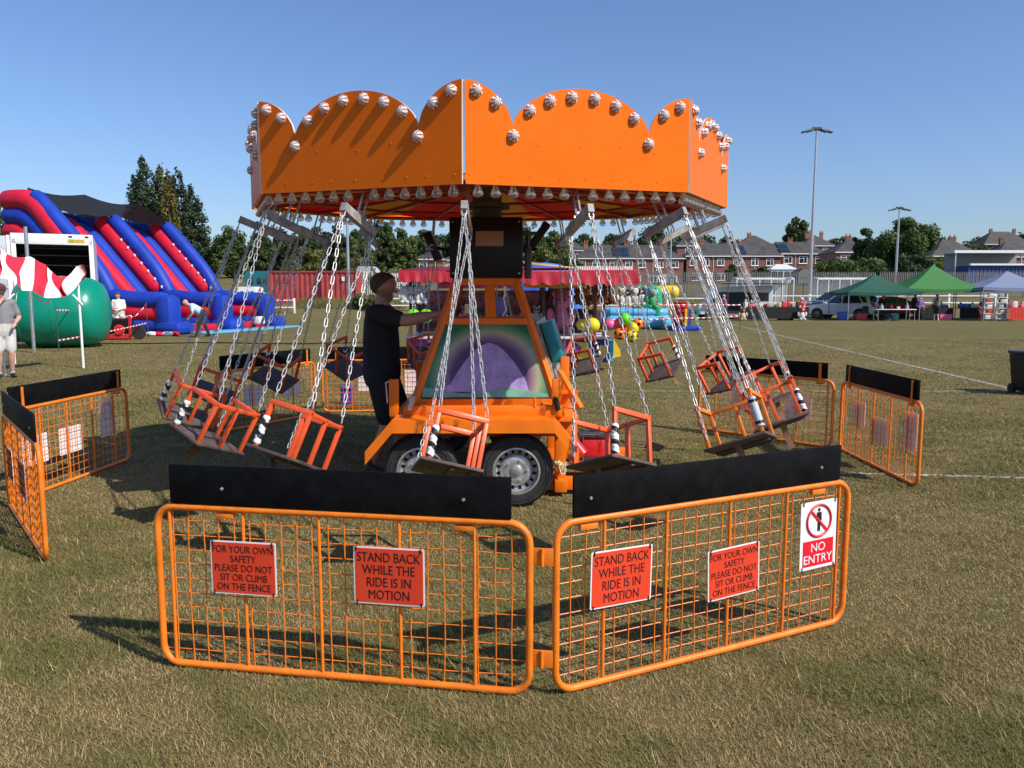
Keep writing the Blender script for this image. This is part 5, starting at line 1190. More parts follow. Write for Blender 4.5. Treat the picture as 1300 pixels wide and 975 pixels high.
# wheelie bin at the right edge
wb = thing('wheelie_bin', 'black wheelie bin at the right edge of the picture', 'bin', (8.68, 12.75, 0))
v = [(-.2, -.2, .05), (.2, -.2, .05), (.2, .2, .05), (-.2, .2, .05), (-.25, -.25, .66), (.25, -.25, .66), (.25, .25, .66), (-.25, .25, .66)]
MB().add(v, [(0, 3, 2, 1), (4, 5, 6, 7), (0, 1, 5, 4), (1, 2, 6, 5), (2, 3, 7, 6), (3, 0, 4, 7)]).box((0, -.24, .63), (.54, .06, .06)).build('body', BLACK, wb); MB().box((0, 0, .69), (.55, .55, .05), ch=.02).build('lid', BLACK, wb)
for x in (-.2, .2): MB().lathe([(.001, -.03), (.08, -.03), (.08, .03), (.001, .03)], 14, M=T(x, .2, .08) @ RY(R(90))).build('wheel', RUBBER, wb)

# ------------------------------------------------------------------ field edge: white rail, mesh fence, palisade, dugouts, lights
POSTW = quick(MB().box((0, 0, .55), (.14, .14, 1.15), ch=.02), 'post', WHITE)
def rail_fence(label, xs_, Y, gap=3.0):
    a, c = xs_; root = thing('rail_fence', label, 'fence', (a, Y, gz((a + c) / 2, Y))); n_ = max(1, round((c - a) / gap))
    for i in range(n_ + 1): link('post', POSTW, root, ((c - a) * i / n_, 0, 0))
    for z in (.98, .45): MB().box(((c - a) / 2, -.09, z), (c - a, .05, .09)).build('rail', WHITE, root)
rail_fence('white post and rail fence behind the stalls at right', (gx(968, 60), gx(1262, 60)), 60, 3.6)
rail_fence('short white rail fence to the right of the slide', (gx(340, 58), gx(374, 58)), 58, 2.0)
rail_fence('white rail fence seen beside the operator', (gx(480, 60), gx(566, 60)), 60, 2.6)
rail_fence('white rail fence behind the inflatable pool', (gx(740, 60), gx(900, 60)), 60, 3.2)
o = MB().box((0, 0, 1.35), (.5, .04, .6)).tube([(0, .03, 0), (0, .03, 1.2)], .03, 6).build('notice_board', mat('red notice', (.65, .03, .02), .5), None, (gx(358, 58.5), 58.5, gz(-17, 58.5))); tag(o, 'small red notice board on the white rail by the container', 'sign')
PAL = mat('grey galvanised palisade', (.15, .15, .147), .7, .0, var=.2, vs=1)
PALE_M = quick(MB().prism([(-.035, 0), (.035, 0), (.035, 2.3), (.012, 2.42), (-.012, 2.42), (-.035, 2.3)], -.012, .012), 'pale', PAL)
def palisade(label, a, c, Y, z, h=1.0):
    root = thing('palisade_fence', label, 'fence', (a, Y, z)); n_ = int((c - a) / .17); b = MB()
    for i in range(n_ + 1):
        x = i * .17
        b.add([(x - .045, -.02, .05), (x + .045, -.02, .05), (x + .045, -.02, 2.4 * h), (x, -.02, 2.55 * h), (x - .045, -.02, 2.4 * h), (x - .02, .01, .05), (x + .02, .01, .05), (x, .01, 2.45 * h)], [(0, 1, 2, 3, 4), (0, 4, 7, 5), (1, 6, 7, 2)])
    tag(b.build('pales', PAL, root, flat=True), kind='stuff')
    for zz in (.4, 2.0): MB().box(((c - a) / 2, .05, zz * h), (c - a, .04, .06)).build('rail', PAL, root)
    for i in range(int((c - a) / 2.75) + 1): MB().box((i * 2.75, .1, 1.2 * h), (.09, .09, 2.4 * h)).build('post', PAL, root)
for k, (p0, p1) in enumerate(((455, 560), (690, 930), (935, 1110), (1115, 1310))):
    palisade(('grey palisade fence beside the red container', 'grey palisade fence behind the pool and the chains', 'grey palisade fence behind the two dugouts', 'grey palisade fence behind the gazebos')[k], gx(p0, 74), gx(p1, 74), 74, gz(10, 74) - .1, 1.12)
mf = thing('mesh_fence', 'dark green mesh fence with a straight top rail in front of the palisade', 'fence', (gx(830, 65), 65, gz(15, 65))); wl_ = gx(1200, 65) - gx(830, 65)
for z in (.1, 1.75): MB().box((wl_ / 2, 0, z), (wl_, .04, .05)).build('rail', DKSTEEL, mf)
for i in range(int(wl_ / 2.5) + 1): MB().box((i * 2.5, 0, .9), (.06, .06, 1.8)).build('post', DKSTEEL, mf)
b = MB()
for i in range(int(wl_ / .25)): b.box((i * .25, .0, .9), (.012, .012, 1.65))
tag(b.build('wires', DKSTEEL, mf, flat=True), kind='stuff')
CLEARP = translucent('clear polycarbonate', (.62, .66, .68), .3, .3, alpha=.72)
def dugout(label, p0, p1, Y):
    x0, x1 = gx(p0, Y), gx(p1, Y); root = thing('dugout', label, 'shelter', (x0, Y, gz((x0 + x1) / 2, Y))); w_ = x1 - x0; n_ = 5
    zt = at(p0, 352, Y).z - root.location.z
    prof = [(0, zt - .1), (.5, zt), (1.2, zt - .05), (1.6, zt - .5), (1.7, 0)]
    for i in range(n_ + 1): MB().tube([(w_ * i / n_, 0, 0), (w_ * i / n_, 0, zt - .12)] + [(w_ * i / n_, y, z) for y, z in prof], .045, 6).build('hoop', WHITE, root)
    for i in range(n_):
        v = []
        for y, z in prof: v += [(w_ * i / n_ + .05, y, z + .01), (w_ * (i + 1) / n_ - .05, y, z + .01)]
        MB().add(v, [(2 * j, 2 * j + 1, 2 * j + 3, 2 * j + 2) for j in range(4)]).build('roof_pane', CLEARP, root)
    MB().box((w_ / 2, -.02, zt - .12), (w_, .06, .12)).build('fascia', WHITE, root)
dugout('white framed dugout shelter behind the van', 934, 1006, 63); dugout('white framed dugout shelter behind the parked SUVs', 1036, 1106, 63)
def floodlight(label, px, ytop, Y, base=None):
    zb_ = gz(gx(px, Y), Y); p = at(px, ytop, Y); h = p.z - zb_; root = thing('floodlight_mast', label, 'floodlight', (p.x, Y, zb_))
    MB().tube([(0, 0, 0), (0, 0, h)], [.16, .075], 12).build('mast', STEEL, root); MB().box((0, 0, h), (1.5, .12, .1)).box((0, 0, h + .12), (.7, .3, .16)).build('head_frame', DKSTEEL, root)
    for x in (-.95, -.55, .55, .95):
        MB().box((0, 0, 0), (.5, .42, .13), ch=.03, M=T(x, -.05, h - .02 - abs(x) * .12) @ RY(R(14 if x > 0 else -14))).build('lamp', DKSTEEL, root)
floodlight('tall grey floodlight mast beside the second dugout', 1037, 165, 62); floodlight('smaller distant floodlight mast in front of the big tree', 1142, 265, 86)
floodlight('floodlight mast seen below the canopy in front of the terrace', 853, 258, 110); floodlight('floodlight mast seen below the canopy by the red container', 440, 252, 64)
# covered stand, blue container, red container, shed, caravan, camper
cs_ = thing('spectator_stand', 'open stand with flat white roof edge at far right', 'shelter', (gx(1246, 90), 90, gz(35, 90))); hw = (gx(1292, 90) - gx(1200, 90)) / 2; zt = at(1246, 320, 90).z - cs_.location.z
MB().box((0, 0, zt), (2 * hw, 2.2, .3)).build('roof', WHITE, cs_)
for x in (-hw + .3, hw - .6): MB().box((x, -.8, zt / 2), (.14, .14, zt)).build('post', STEEL, cs_)
MB().box((0, 1.0, zt / 2), (2 * hw, .1, zt - .3)).build('back_wall', mat('grey cladding', (.25, .27, .28), .6), cs_)
def container(label, p0, p1, Y, ytop, m, z0=None, h=None):
    x0, x1 = gx(p0, Y), gx(p1, Y); z0 = gz((x0 + x1) / 2, Y) if z0 is None else z0; h = (at(p0, ytop, Y).z - z0); root = thing('shipping_container', label, 'container', ((x0 + x1) / 2, Y, z0)); w_ = x1 - x0
    pts = []; n_ = int(w_ / .42)
    for i in range(n_):
        x = -w_ / 2 + w_ * i / n_; s_ = w_ / n_; pts += [(x, 0), (x + s_ * .35, 0), (x + s_ * .5, .06), (x + s_ * .85, .06)]
    pts.append((w_ / 2, 0)); v = [(x, y, .1) for x, y in pts] + [(x, y, h - .08) for x, y in pts]; k = len(pts)
    MB().add(v, [(i, i + 1, k + i + 1, k + i) for i in range(k - 1)]).build('corrugated_side', m, root, ang=20)
    MB().box((0, 0, h - .06), (w_, .12, .14)).box((0, 0, .07), (w_, .12, .14)).box((0, 1.25, h - .02), (w_, 2.5, .06)).box((-w_ / 2, 1.25, h / 2), (.06, 2.5, h)).box((w_ / 2, 1.25, h / 2), (.06, 2.5, h)).build('shell', m, root)
    for x in (-1, 1): MB().box((x * w_ / 2, -.01, h / 2), (.12, .14, h)).build('corner_post', m, root)
    return root
rc = container('long red corrugated shipping container at left behind the field', 344, 453, 66, 344, mat('faded red container paint', (.36, .05, .045), .6, var=.15, vs=.8)); MB().box((2.6, -.09, 2.1), (.25, .02, .35)).build('label_plate', WHITE, rc)
bc = container('dark blue container below the spectator stand', 1226, 1300, 86, 337, mat('dark blue container paint', (.03, .06, .2), .5)); MB().box((0, -.1, at(1226, 337, 86).z - bc.location.z + .1), (gx(1300, 86) - gx(1226, 86), .4, .2)).build('white_eave', WHITE, bc)
sh_ = thing('garden_shed', 'cream shed with grey pitched roof beside the red container', 'shed', (gx(466, 82), 82, gz(-15, 82))); CRM = mat('cream boards', (.62, .58, .42), .6)
hz = at(466, 352, 82).z - sh_.location.z; hr = at(466, 338, 82).z - sh_.location.z
MB().prism([(-.1, 0), (1.35, 0), (1.35, hz), (.62, hr), (-.1, hz)], 0, 3).build('gable_wall', CRM, sh_); MB().box((-.75, 1.5, hz / 2), (1.3, 3, hz)).build('side_wall', CRM, sh_)
MB().add([(-1.5, -.1, hz), (-.1, -.1, hz), (.62, -.1, hr), (-.8, -.1, hr), (-1.5, 3, hz), (-.1, 3, hz), (.62, 3, hr), (-.8, 3, hr)], [(0, 1, 2, 3), (4, 7, 6, 5), (0, 3, 7, 4)]).add([(.6, -.12, hr + .02), (1.5, -.12, hz - .1), (1.5, 3, hz - .1), (.6, 3, hr + .02)], [(0, 1, 2, 3)]).build('roof', mat('pale grey roof felt', (.4, .43, .45), .6), sh_); MB().box((.62, -.03, 1.6), (.5, .04, .8)).build('window', GLASS, sh_)
def caravan(label, p0, p1, Y, ytop, ybot, m, teal=False):
    x0, x1 = gx(p0, Y), gx(p1, Y); zt, z0 = at(p0, ytop, Y).z, gz((x0 + x1) / 2, Y); w_ = (x1 - x0) / 2; root = thing('caravan', label, 'caravan', ((x0 + x1) / 2, Y, z0)); h = max(1.5, zt - z0)
    poly = [(-w_, .5), (w_, .5), (w_ * 1.0, h * .6), (w_ * .88, h * .93), (w_ * .7, h), (-w_ * .85, h), (-w_, h * .85)]
    MB().prism(poly, 0, 2).build('body', m, root)
    for i in (-.5, .1, .55): MB().box((w_ * i, -.02, h * .68), (w_ * .3, .03, h * .2), ch=.02).build('window', GLASS, root)
    for x in (-w_ * .4, w_ * .4): MB().lathe([(.001, -.1), (.32, -.1), (.32, .1), (.001, .1)], 16, M=T(x, .1, .32) @ RX(R(90))).build('wheel', RUBBER, root)
    MB().box((0, -.015, .8), (w_ * 1.9, .02, .08)).build('trim_stripe', goods[6], root)
caravan('white caravan standing beyond the cream shed', 481, 515, 84, 347, 372, WHITE); caravan('white camper standing behind the slide end', 302, 327, 62, 364, 385, WHITE); caravan('teal van roof seen left of the red container', 312, 346, 70, 344, 370, mat('teal van paint', (.02, .16, .2), .4))

# ------------------------------------------------------------------ houses on the rise behind the field
def brick_mat(name, c1, c2):
    m = mat(name, c1, .85, var=0); n = m.node_tree; L = n.links.new; b = n.nodes['Principled BSDF']; tc = n.nodes.new('ShaderNodeTexCoord'); mp = n.nodes.new('ShaderNodeMapping'); mp.inputs['Rotation'].default_value = (R(90), 0, 0)
    br = n.nodes.new('ShaderNodeTexBrick'); br.inputs['Scale'].default_value = 1; br.inputs['Brick Width'].default_value = .5; br.inputs['Row Height'].default_value = .18; br.inputs['Mortar Size'].default_value = .02
    br.inputs['Color1'].default_value = (*c1, 1); br.inputs['Color2'].default_value = (*c2, 1); br.inputs['Mortar'].default_value = (.3, .22, .18, 1)
    L(tc.outputs['Object'], mp.inputs[0]); L(mp.outputs[0], br.inputs['Vector'])
    no = n.nodes.new('ShaderNodeTexNoise'); no.inputs['Scale'].default_value = .6; L(tc.outputs['Object'], no.inputs['Vector'])
    mx = n.nodes.new('ShaderNodeMix'); mx.data_type = 'RGBA'; mx.blend_type = 'MULTIPLY'; mx.inputs[0].default_value = .5; L(br.outputs[0], mx.inputs[6]); L(no.outputs['Color'], mx.inputs[7]); L(mx.outputs[2], b.inputs['Base Color']); return m
BRICK = brick_mat('red brick', (.30, .085, .055), (.23, .06, .042)); BRICK2 = brick_mat('orange brick', (.42, .15, .08), (.36, .11, .06))
SLATE = mat('dark slate roof', (.055, .051, .05), .75, var=.3, vs=.7, bump=.3, bs=3); SOLAR = mat('solar panel glass', (.02, .03, .06), .12, var=.1)
POT = mat('terracotta', (.35, .13, .07), .8)
WINS = {}
def win_mesh(w_, h_):
    k = (w_, h_)
    if k not in WINS:
        fr = quick(MB().box((-w_ / 2, 0, h_ / 2), (.11, .08, h_ + .1)).box((w_ / 2, 0, h_ / 2), (.11, .08, h_ + .1)).box((0, .002, 0), (w_ + .1, .08, .11)).box((0, .002, h_), (w_ + .1, .08, .11)).box((.1 * w_, .002, h_ / 2), (.08, .07, h_)).box((-.2 * w_, .003, h_ * .7), (.6 * w_, .07, .07)).box((0, -.06, -.09), (w_ + .3, .16, .08)), 'window', WHITE)
        WINS[k] = (fr, quick(MB().box((0, .02, h_ / 2), (w_, .02, h_)), 'pane', GLASS))
    return WINS[k]
def house(label, p0, p1, Y, ye, yr, wins, chim=(), solar=(), m=BRICK, hip=(True, True), depth=7.5, doors=(), z0=None, rows=2, name='brick_house'):
    x0, x1 = gx(p0, Y, ye), gx(p1, Y, ye); ze, zr = at(p0, ye, Y).z, at(p0, yr, Y + depth / 2).z; z0 = min(gz(x0, Y), gz(x1, Y), ze - 5.0) if z0 is None else z0
    root = thing(name, label, 'house', (x0, Y, z0)); w_ = x1 - x0; h = ze - z0; hr = zr - z0; d = depth
    MB().box((w_ / 2, d / 2, h / 2), (w_, d, h)).build('wall', m, root)
    a, c = (d / 2 if hip[0] else 0), (d / 2 if hip[1] else 0); e = .35
    v = [(-e, -e, h), (w_ + e, -e, h), (w_ + e, d + e, h), (-e, d + e, h), (a - (0 if hip[0] else e), d / 2, hr), (w_ - c + (0 if hip[1] else e), d / 2, hr)]
    rf = MB().add(v, [(0, 1, 5, 4), (1, 2, 5), (2, 3, 4, 5), (3, 0, 4), (3, 2, 1, 0)]).build('roof', SLATE, root, flat=True)
    MB().box((w_ / 2, -e, h - .06), (w_ + 2 * e, .1, .16)).build('gutter', WHITE, rf)
    for i, (t, s_) in enumerate(chim):
        cx = w_ * t; cc = MB().box((cx, d / 2, hr - .3), (.75 * s_, .5, 1.4)).box((cx, d / 2, hr + .4), (.86 * s_, .62, .12)).build('chimney', BRICK2 if m is BRICK else BRICK, rf)
        for q in (-.25, .25): MB().lathe([(.11, 0), (.14, .1), (.11, .45)], 8, M=T(cx + q * s_, d / 2, hr + .44)).build('chimney_pot', POT, rf)
    for t0, t1 in solar:
        n_ = max(2, int((t1 - t0) * w_ / 1.1)); sl_a = math.atan2(hr - h, d / 2 + e)
        for i in range(n_):
            for j in range(2):
                u = .28 + .36 * j; MB().box((0, 0, .08), (1.0, 1.45, .05)).build('solar_panel', SOLAR, rf, mtx=T(w_ * t0 + 1.06 * i, -e + (d / 2 + e) * u, h + (hr - h) * u) @ RX(sl_a))
    for t, row, ww, wh in wins:
        fr, pn = win_mesh(ww, wh); zz = (h - .55 - wh) if row == 1 else (h - 3.35 - wh)
        f = link('window', fr, root, (w_ * t, -.03, zz)); link('pane', pn, f)
    for t in doors:
        dd = MB().box((w_ * t, -.03, max(.9, h - 4.6)), (1.0, .1, 2.1)).build('door', WHITE, root); MB().box((w_ * t + .35, -.1, max(.9, h - 4.6)), (.06, .04, .2)).build('handle', STEEL, dd)
    for t in (.28, .72): MB().tube([(w_ * t, -.06, 0), (w_ * t, -.06, h)], .05, 6).build('downpipe', WHITE, root)
    return root
def wr(ts, r, a=1.3, b=1.25): return [(t, r, a, b) for t in ts]
house('long red brick terrace with solar panels left of the chains', 729, 868, 150, 328, 311, wr((.07, .2, .36, .5, .62, .78, .92), 1, 1.35, 1.2) + wr((.12, .36, .57, .72, .9), 0, 1.7, 1.3), ((.12, 1), (.5, 1.2), (.86, 1)), ((.38, .58),), doors=(.46, .82))
house('red brick terrace behind the van with hipped roof and white windows', 872, 992, 150, 325, 309, wr((.07, .2, .36, .53, .72, .88), 1) + wr((.1, .36, .6, .85), 0, 1.6, 1.3), ((.2, 1), (.62, 1.2)), ((.55, .72),), hip=(True, False), doors=(.25, .5))
house('red brick terrace end house left of the tall floodlight mast', 993.5, 1052, 150.5, 322, 307, wr((.12, .45, .8), 1, 1.5, 1.3) + wr((.2, .75), 0, 1.6, 1.3), ((.3, 1.2), (.8, 1)), ((.0, .2),), hip=(False, True), doors=(.5,))
house('orange brick semi-detached house with solar panels beside the big tree', 1062, 1134, 138, 320, 303, wr((.16, .52, .86), 1, 1.6, 1.3) + wr((.3, .86), 0, 1.9, 1.6), ((.35, 1.4),), ((.6, .85),), BRICK2)
house('red brick house with dark roof seen above the operator', 526, 563, 140, 329, 315, wr((.3,), 1, 1.3, 1.2) + wr((.3, .7), 0, 1.3, 1.2), ((.8, 1),), m=BRICK2)
house('pale rendered house beside the brick one above the operator', 562, 590, 143, 330, 318, wr((.35, .8), 1, 1.2, 1.2), m=mat('pale render', (.5, .5, .48), .8))
house('brick house with steep grey roof behind the bright green gazebo', 1184, 1246, 150, 325, 304, wr((.2, .6, .85), 1), ((.6, 1.8),), m=BRICK2); house('brick house with dark gabled roof left of the grey roofed one', 1160, 1186, 165, 322, 300, wr((.5,), 1), ((.4, 1),), hip=(False, False))
house('orange brick house at the right edge behind the stand', 1266, 1330, 150, 326, 306, wr((.2, .6), 1), ((.3, 1),), m=BRICK2); house('dark roofed house on the skyline left of the round tree', 938, 984, 190, 313, 299, wr((.3, .7), 1), ((.4, 1.2),)); house('dark roofed house on the skyline right of the round tree', 1020, 1060, 185, 312, 298, wr((.3, .7), 1), ((.3, 1.5), (.75, 1)))
house('dark roofed house on the skyline behind the terrace', 860, 905, 190, 312, 297, wr((.3, .7), 1), ((.6, 1.2),)); house('brick house with pale chimney on the skyline at the terrace left end', 704, 744, 178, 318, 302, wr((.4, .8), 1), ((.2, 1),)); house('brick house half hidden in trees above the red container', 338, 360, 160, 320, 311, wr((.5,), 1), m=BRICK2)
house('brick house half hidden behind trees right of the container', 366, 392, 165, 322, 312, wr((.5,), 1), m=BRICK2); house('dark roofed houses on the skyline far right', 1250, 1310, 200, 310, 294, wr((.3, .7), 1), ((.3, 1), (.8, 1)))
# conservatory and garden sheds in front of the terrace
cv = thing('conservatory', 'white conservatory with pale roof in front of the terrace', 'conservatory', (gx(993, 140), 140, gz(49, 140))); zc = at(993, 342, 140).z - cv.location.z; zc2 = at(993, 335, 140).z - cv.location.z
MB().box((0, 1.5, zc / 2), (4.6, 3, zc)).build('wall', WHITE, cv); MB().add([(-2.5, -.2, zc), (2.5, -.2, zc), (2.5, 3.2, zc), (-2.5, 3.2, zc), (-1, 1.5, zc2), (1, 1.5, zc2)], [(0, 1, 5, 4), (1, 2, 5), (2, 3, 4, 5), (3, 0, 4)]).build('roof', mat('pale glazing', (.6, .62, .62), .2), cv)
for i in range(4): MB().box((-1.7 + 1.13 * i, -.03, zc * .6), (.9, .05, zc * .5)).build('pane', GLASS, cv)
sb = thing('green_shed', 'grey green shed with sloping roof below the terrace end', 'shed', (gx(1026, 132), 132, gz(50, 132))); zs = at(1026, 346, 132).z - sb.location.z + .6
MB().prism([(-2, 0), (2, 0), (2, zs * .8), (-1.2, zs), (-2, zs * .75)], 0, 3).build('wall', mat('grey green boards', (.16, .2, .18), .8), sb); MB().bar((-2.1, 1.5, zs * .77), (-1.2, 1.5, zs + .05), .1, 3.2, up=(0, 1, 0)).build('roof', SLATE, sb)

# ------------------------------------------------------------------ trees
def leaf_mat(name, dark, light):
    m = bpy.data.materials.new(name); m.use_nodes = True; n = m.node_tree; L = n.links.new; b = n.nodes['Principled BSDF']; b.inputs['Roughness'].default_value = .65; b.inputs['Specular IOR Level'].default_value = .25
    a = n.nodes.new('ShaderNodeAttribute'); a.attribute_name = 'leaf'; r = n.nodes.new('ShaderNodeValToRGB'); r.color_ramp.elements[0].color = (*dark, 1); r.color_ramp.elements[1].color = (*light, 1)
    L(a.outputs['Fac'], r.inputs[0]); L(r.outputs[0], b.inputs['Base Color'])
    t = n.nodes.new('ShaderNodeBsdfTranslucent'); L(r.outputs[0], t.inputs[0]); mx = n.nodes.new('ShaderNodeMixShader'); mx.inputs[0].default_value = .22; L(b.outputs[0], mx.inputs[1]); L(t.outputs[0], mx.inputs[2]); L(mx.outputs[0], n.nodes['Material Output'].inputs[0])
    return m
LF = [leaf_mat('deep green leaves', (.028, .05, .018), (.085, .12, .038)), leaf_mat('mid green leaves', (.045, .075, .022), (.12, .165, .045)), leaf_mat('olive leaves', (.07, .085, .022), (.17, .175, .045)), leaf_mat('dark blue green leaves', (.022, .042, .024), (.065, .095, .042)), leaf_mat('yellowing leaves', (.09, .08, .018), (.2, .16, .03))]
BARK = mat('grey brown bark', (.09, .07, .05), .9, var=.3, bump=.4, bs=20)
def leaves(name, parent, C, Rr, N, size, m, rg):
    """N leaf quads in clumps with centres C (k,3) and radii Rr (k,3)"""
    k = len(C); w = Rr.prod(1) ** (1 / 1.5); w = w / w.sum(); idx = rg.choice(k, N, p=w)
    d = rg.normal(size=(N, 3)); d /= np.linalg.norm(d, axis=1)[:, None]; rad = rg.random(N) ** .42
    P = C[idx] + d * rad[:, None] * Rr[idx]
    nrm = d + rg.normal(size=(N, 3)) * .55; nrm /= np.linalg.norm(nrm, axis=1)[:, None]
    a = np.cross(nrm, rg.normal(size=(N, 3))); a /= np.linalg.norm(a, axis=1)[:, None]; b = np.cross(nrm, a)
    s = size * (.55 + .9 * rg.random(N))[:, None]; a *= s; b *= s * .62
    V = np.stack([P - a, P - b * .9, P + a, P + b], 1).astype(np.float32)
    me = bpy.data.meshes.new(name); me.vertices.add(N * 4); me.loops.add(N * 4); me.polygons.add(N)
    me.vertices.foreach_set('co', V.ravel()); me.loops.foreach_set('vertex_index', np.arange(N * 4, dtype=np.int32)); me.polygons.foreach_set('loop_start', np.arange(0, N * 4, 4, dtype=np.int32))
    cl = rg.random(k)[idx] * .6 + .4 * rg.random(N); ca = np.ones((N, 4, 4), np.float32); ca[:, :, :3] = cl[:, None, None]
    q = me.color_attributes.new('leaf', 'FLOAT_COLOR', 'POINT'); q.data.foreach_set('color', ca.ravel()); me.materials.append(m); me.update(); me.validate()
    return link(name, me, parent)
def tree(label, px, ytop, Y, wpx, kind='round', lf=1, N=3800, group='trees behind the field', low=.22, seed=None, name='broadleaf_tree'):
    x = gx(px, Y, 330); z0 = gz(x, Y); zt = at(px, ytop, Y).z; h = zt - z0; w_ = wpx * Y / FPX / 2
    root = thing(name, label, 'tree' if name != 'hedge' else 'hedge', (x, Y, z0 - .1), 0, group); rg = np.random.default_rng(seed if seed is not None else int(px * 7 + ytop)); C, Q = [], []
    if kind == 'poplar':
        for i in range(64):
            t = (i + rg.random()) / 64; z = h * (.08 + .9 * t); r_ = w_ * (.12 + 1.1 * math.sin(math.pi * min(1, .2 + .8 * t)) ** .85) * .95; a = rg.random() * 6.28
            C.append((math.cos(a) * r_ * .62, math.sin(a) * r_ * .62, z)); Q.append((r_ * .5, r_ * .5, h * .06))
        C.append((0, 0, h * .96)); Q.append((w_ * .14, w_ * .14, h * .045))
    elif kind == 'hedge':
        for i in range(80): C.append((rg.uniform(-1, 1) * w_, rg.uniform(-.8, .8), h * rg.uniform(.25, .85))); Q.append((1.1, .9, h * .2))
    else:
        k = 46
        for i in range(k):
            d = rg.normal(size=3); d /= np.linalg.norm(d); rr_ = .3 + .55 * rg.random() ** .6; zc_ = h * (low + (1 - low) * .5)
            C.append((d[0] * rr_ * w_ * .95, d[1] * rr_ * w_ * .8, zc_ + d[2] * rr_ * h * (1 - low) * .5)); s_ = rg.uniform(.16, .33); Q.append((s_ * w_, s_ * w_, s_ * min(w_, h * (1 - low) * .6)))
        C.append((rg.uniform(-.2, .2) * w_, 0, h * .93)); Q.append((w_ * .3, w_ * .3, h * .07))
    C, Q = np.array(C), np.array(Q)
    tr = MB().tube([(0, 0, 0), (.03 * h * rg.uniform(-1, 1), 0, h * .35), (.02 * h * rg.uniform(-1, 1), 0, h * .8)], [max(.12, h * .024), h * .016, h * .004], 8)
    for i in range(min(8, len(C))): tr.tube([(0, 0, h * (.2 + .05 * i)), tuple(C[i] * np.array([.5, .5, 1]) + np.array([0, 0, -.05 * h])), tuple(C[i])], [h * .01, h * .006, h * .003], 6)
    tr.build('trunk', BARK, root)
    leaves('crown', root, C, Q, N, max(.12, Y * .0019), LF[lf], rg)
    return root
def woodland(label, p0, p1, y0, y1, Y, N, lf, seed):
    rg = np.random.default_rng(seed); C, Q = [], []
    for i in range(150):
        t = rg.random(); px = p0 + (p1 - p0) * t; x = gx(px, Y, 330); y = Y + rg.uniform(-5, 5); zg = gz(x, y); ztop = at(px, y0 + (y1 - y0) * t + 7 * math.sin(px * .07) + rg.uniform(0, 10), Y).z
        r_ = rg.uniform(1.2, 2.6); C.append((x, y, zg + (ztop - r_ - zg) * rg.random() ** .6)); Q.append((r_, r_, r_ * .85))
    tag(leaves('woodland', None, np.array(C), np.array(Q), N, Y * .0021, LF[lf], rg), label, 'woodland', kind='stuff')
woodland('far dark green wood behind the red container and the operator', 262, 610, 302, 300, 172, 30000, 0, 21); woodland('far wooded bank right of the motor box', 640, 770, 300, 304, 190, 14000, 0, 22); woodland('far wood between the roofs at right', 1165, 1330, 310, 306, 175, 14000, 1, 23); woodland('far wood continuing beyond the left edge of the picture', -420, 40, 300, 296, 150, 16000, 0, 25); woodland('far wood continuing beyond the right edge of the picture', 1320, 1700, 306, 302, 170, 14000, 1, 26); woodland('low scrub along the fence left of the terrace', 470, 740, 338, 336, 110, 16000, 2, 24)
PG = 'poplars behind the slide'
tree('tall dark poplar, leftmost of the group behind the slide', 188, 198, 118, 44, 'poplar', 3, 8000, PG, name='poplar_tree'); tree('tall poplar with yellowing leaves in the middle of the group', 209, 208, 122, 42, 'poplar', 2, 7000, PG, name='poplar_tree'); tree('pointed dark poplar right of the yellowing one', 230, 213, 118, 34, 'poplar', 3, 6000, PG, name='poplar_tree'); tree('shorter dark poplar at the right end of the group', 245, 234, 119, 40, 'poplar', 3, 6000, PG, name='poplar_tree'); tree('narrow yellow green poplar between the tall ones', 218, 215, 114, 22, 'poplar', 4, 2600, PG, name='poplar_tree')
BG = 'trees beyond the container'
for px, yt, Y, wp_, lf, lb in ((2, 254, 110, 26, 1, 'tree at the far left edge above the slide top'), (296, 285, 118, 60, 1, 'rounded tree just right of the slide top'), (330, 292, 128, 50, 0, 'dark tree above the white camper'), (362, 288, 150, 70, 3, 'dark wide tree above the left part of the red container'), (398, 286, 132, 50, 0, 'dark tree above the middle of the red container'), (425, 284, 140, 46, 3, 'dark tree above the right part of the red container'), (456, 290, 130, 44, 1, 'rounded tree above the cream shed'), (487, 277, 150, 40, 0, 'taller dark tree seen left of the operator'), (512, 288, 140, 44, 1, 'mid green tree above the white caravan'), (540, 290, 160, 56, 0, 'dark tree behind the house above the operator'), (575, 286, 165, 50, 3, 'dark tree behind the motor box left side'), (385, 312, 108, 60, 2, 'olive bushes just above the container, left'), (448, 318, 108, 40, 2, 'olive bushes just above the container, right')):
    tree(lb, px, yt, Y, wp_, 'round', lf, 6500, BG, .03)
for px, yt, Y, wp_, lf, lb in ((668, 286, 185, 60, 0, 'dark tree seen right of the motor box'), (700, 292, 175, 54, 1, 'rounded tree above the stall awning'), (684, 312, 130, 70, 2, 'olive bank of shrubs above the blue tent'), (722, 318, 128, 40, 1, 'green shrub at the left end of the terrace'), (740, 296, 210, 46, 0, 'dark tree on the skyline left of the terrace roof'), (778, 297, 215, 50, 3, 'dark tree on the skyline above the long terrace'), (832, 285, 200, 70, 0, 'big dark tree on the skyline below the canopy edge'), (880, 288, 210, 60, 1, 'green tree on the skyline behind the seat chains'), (925, 300, 215, 40, 0, 'dark tree on the skyline right of the chains')):
    tree(lb, px, yt, Y, wp_, 'round', lf, 5500, 'trees on the skyline', .03)
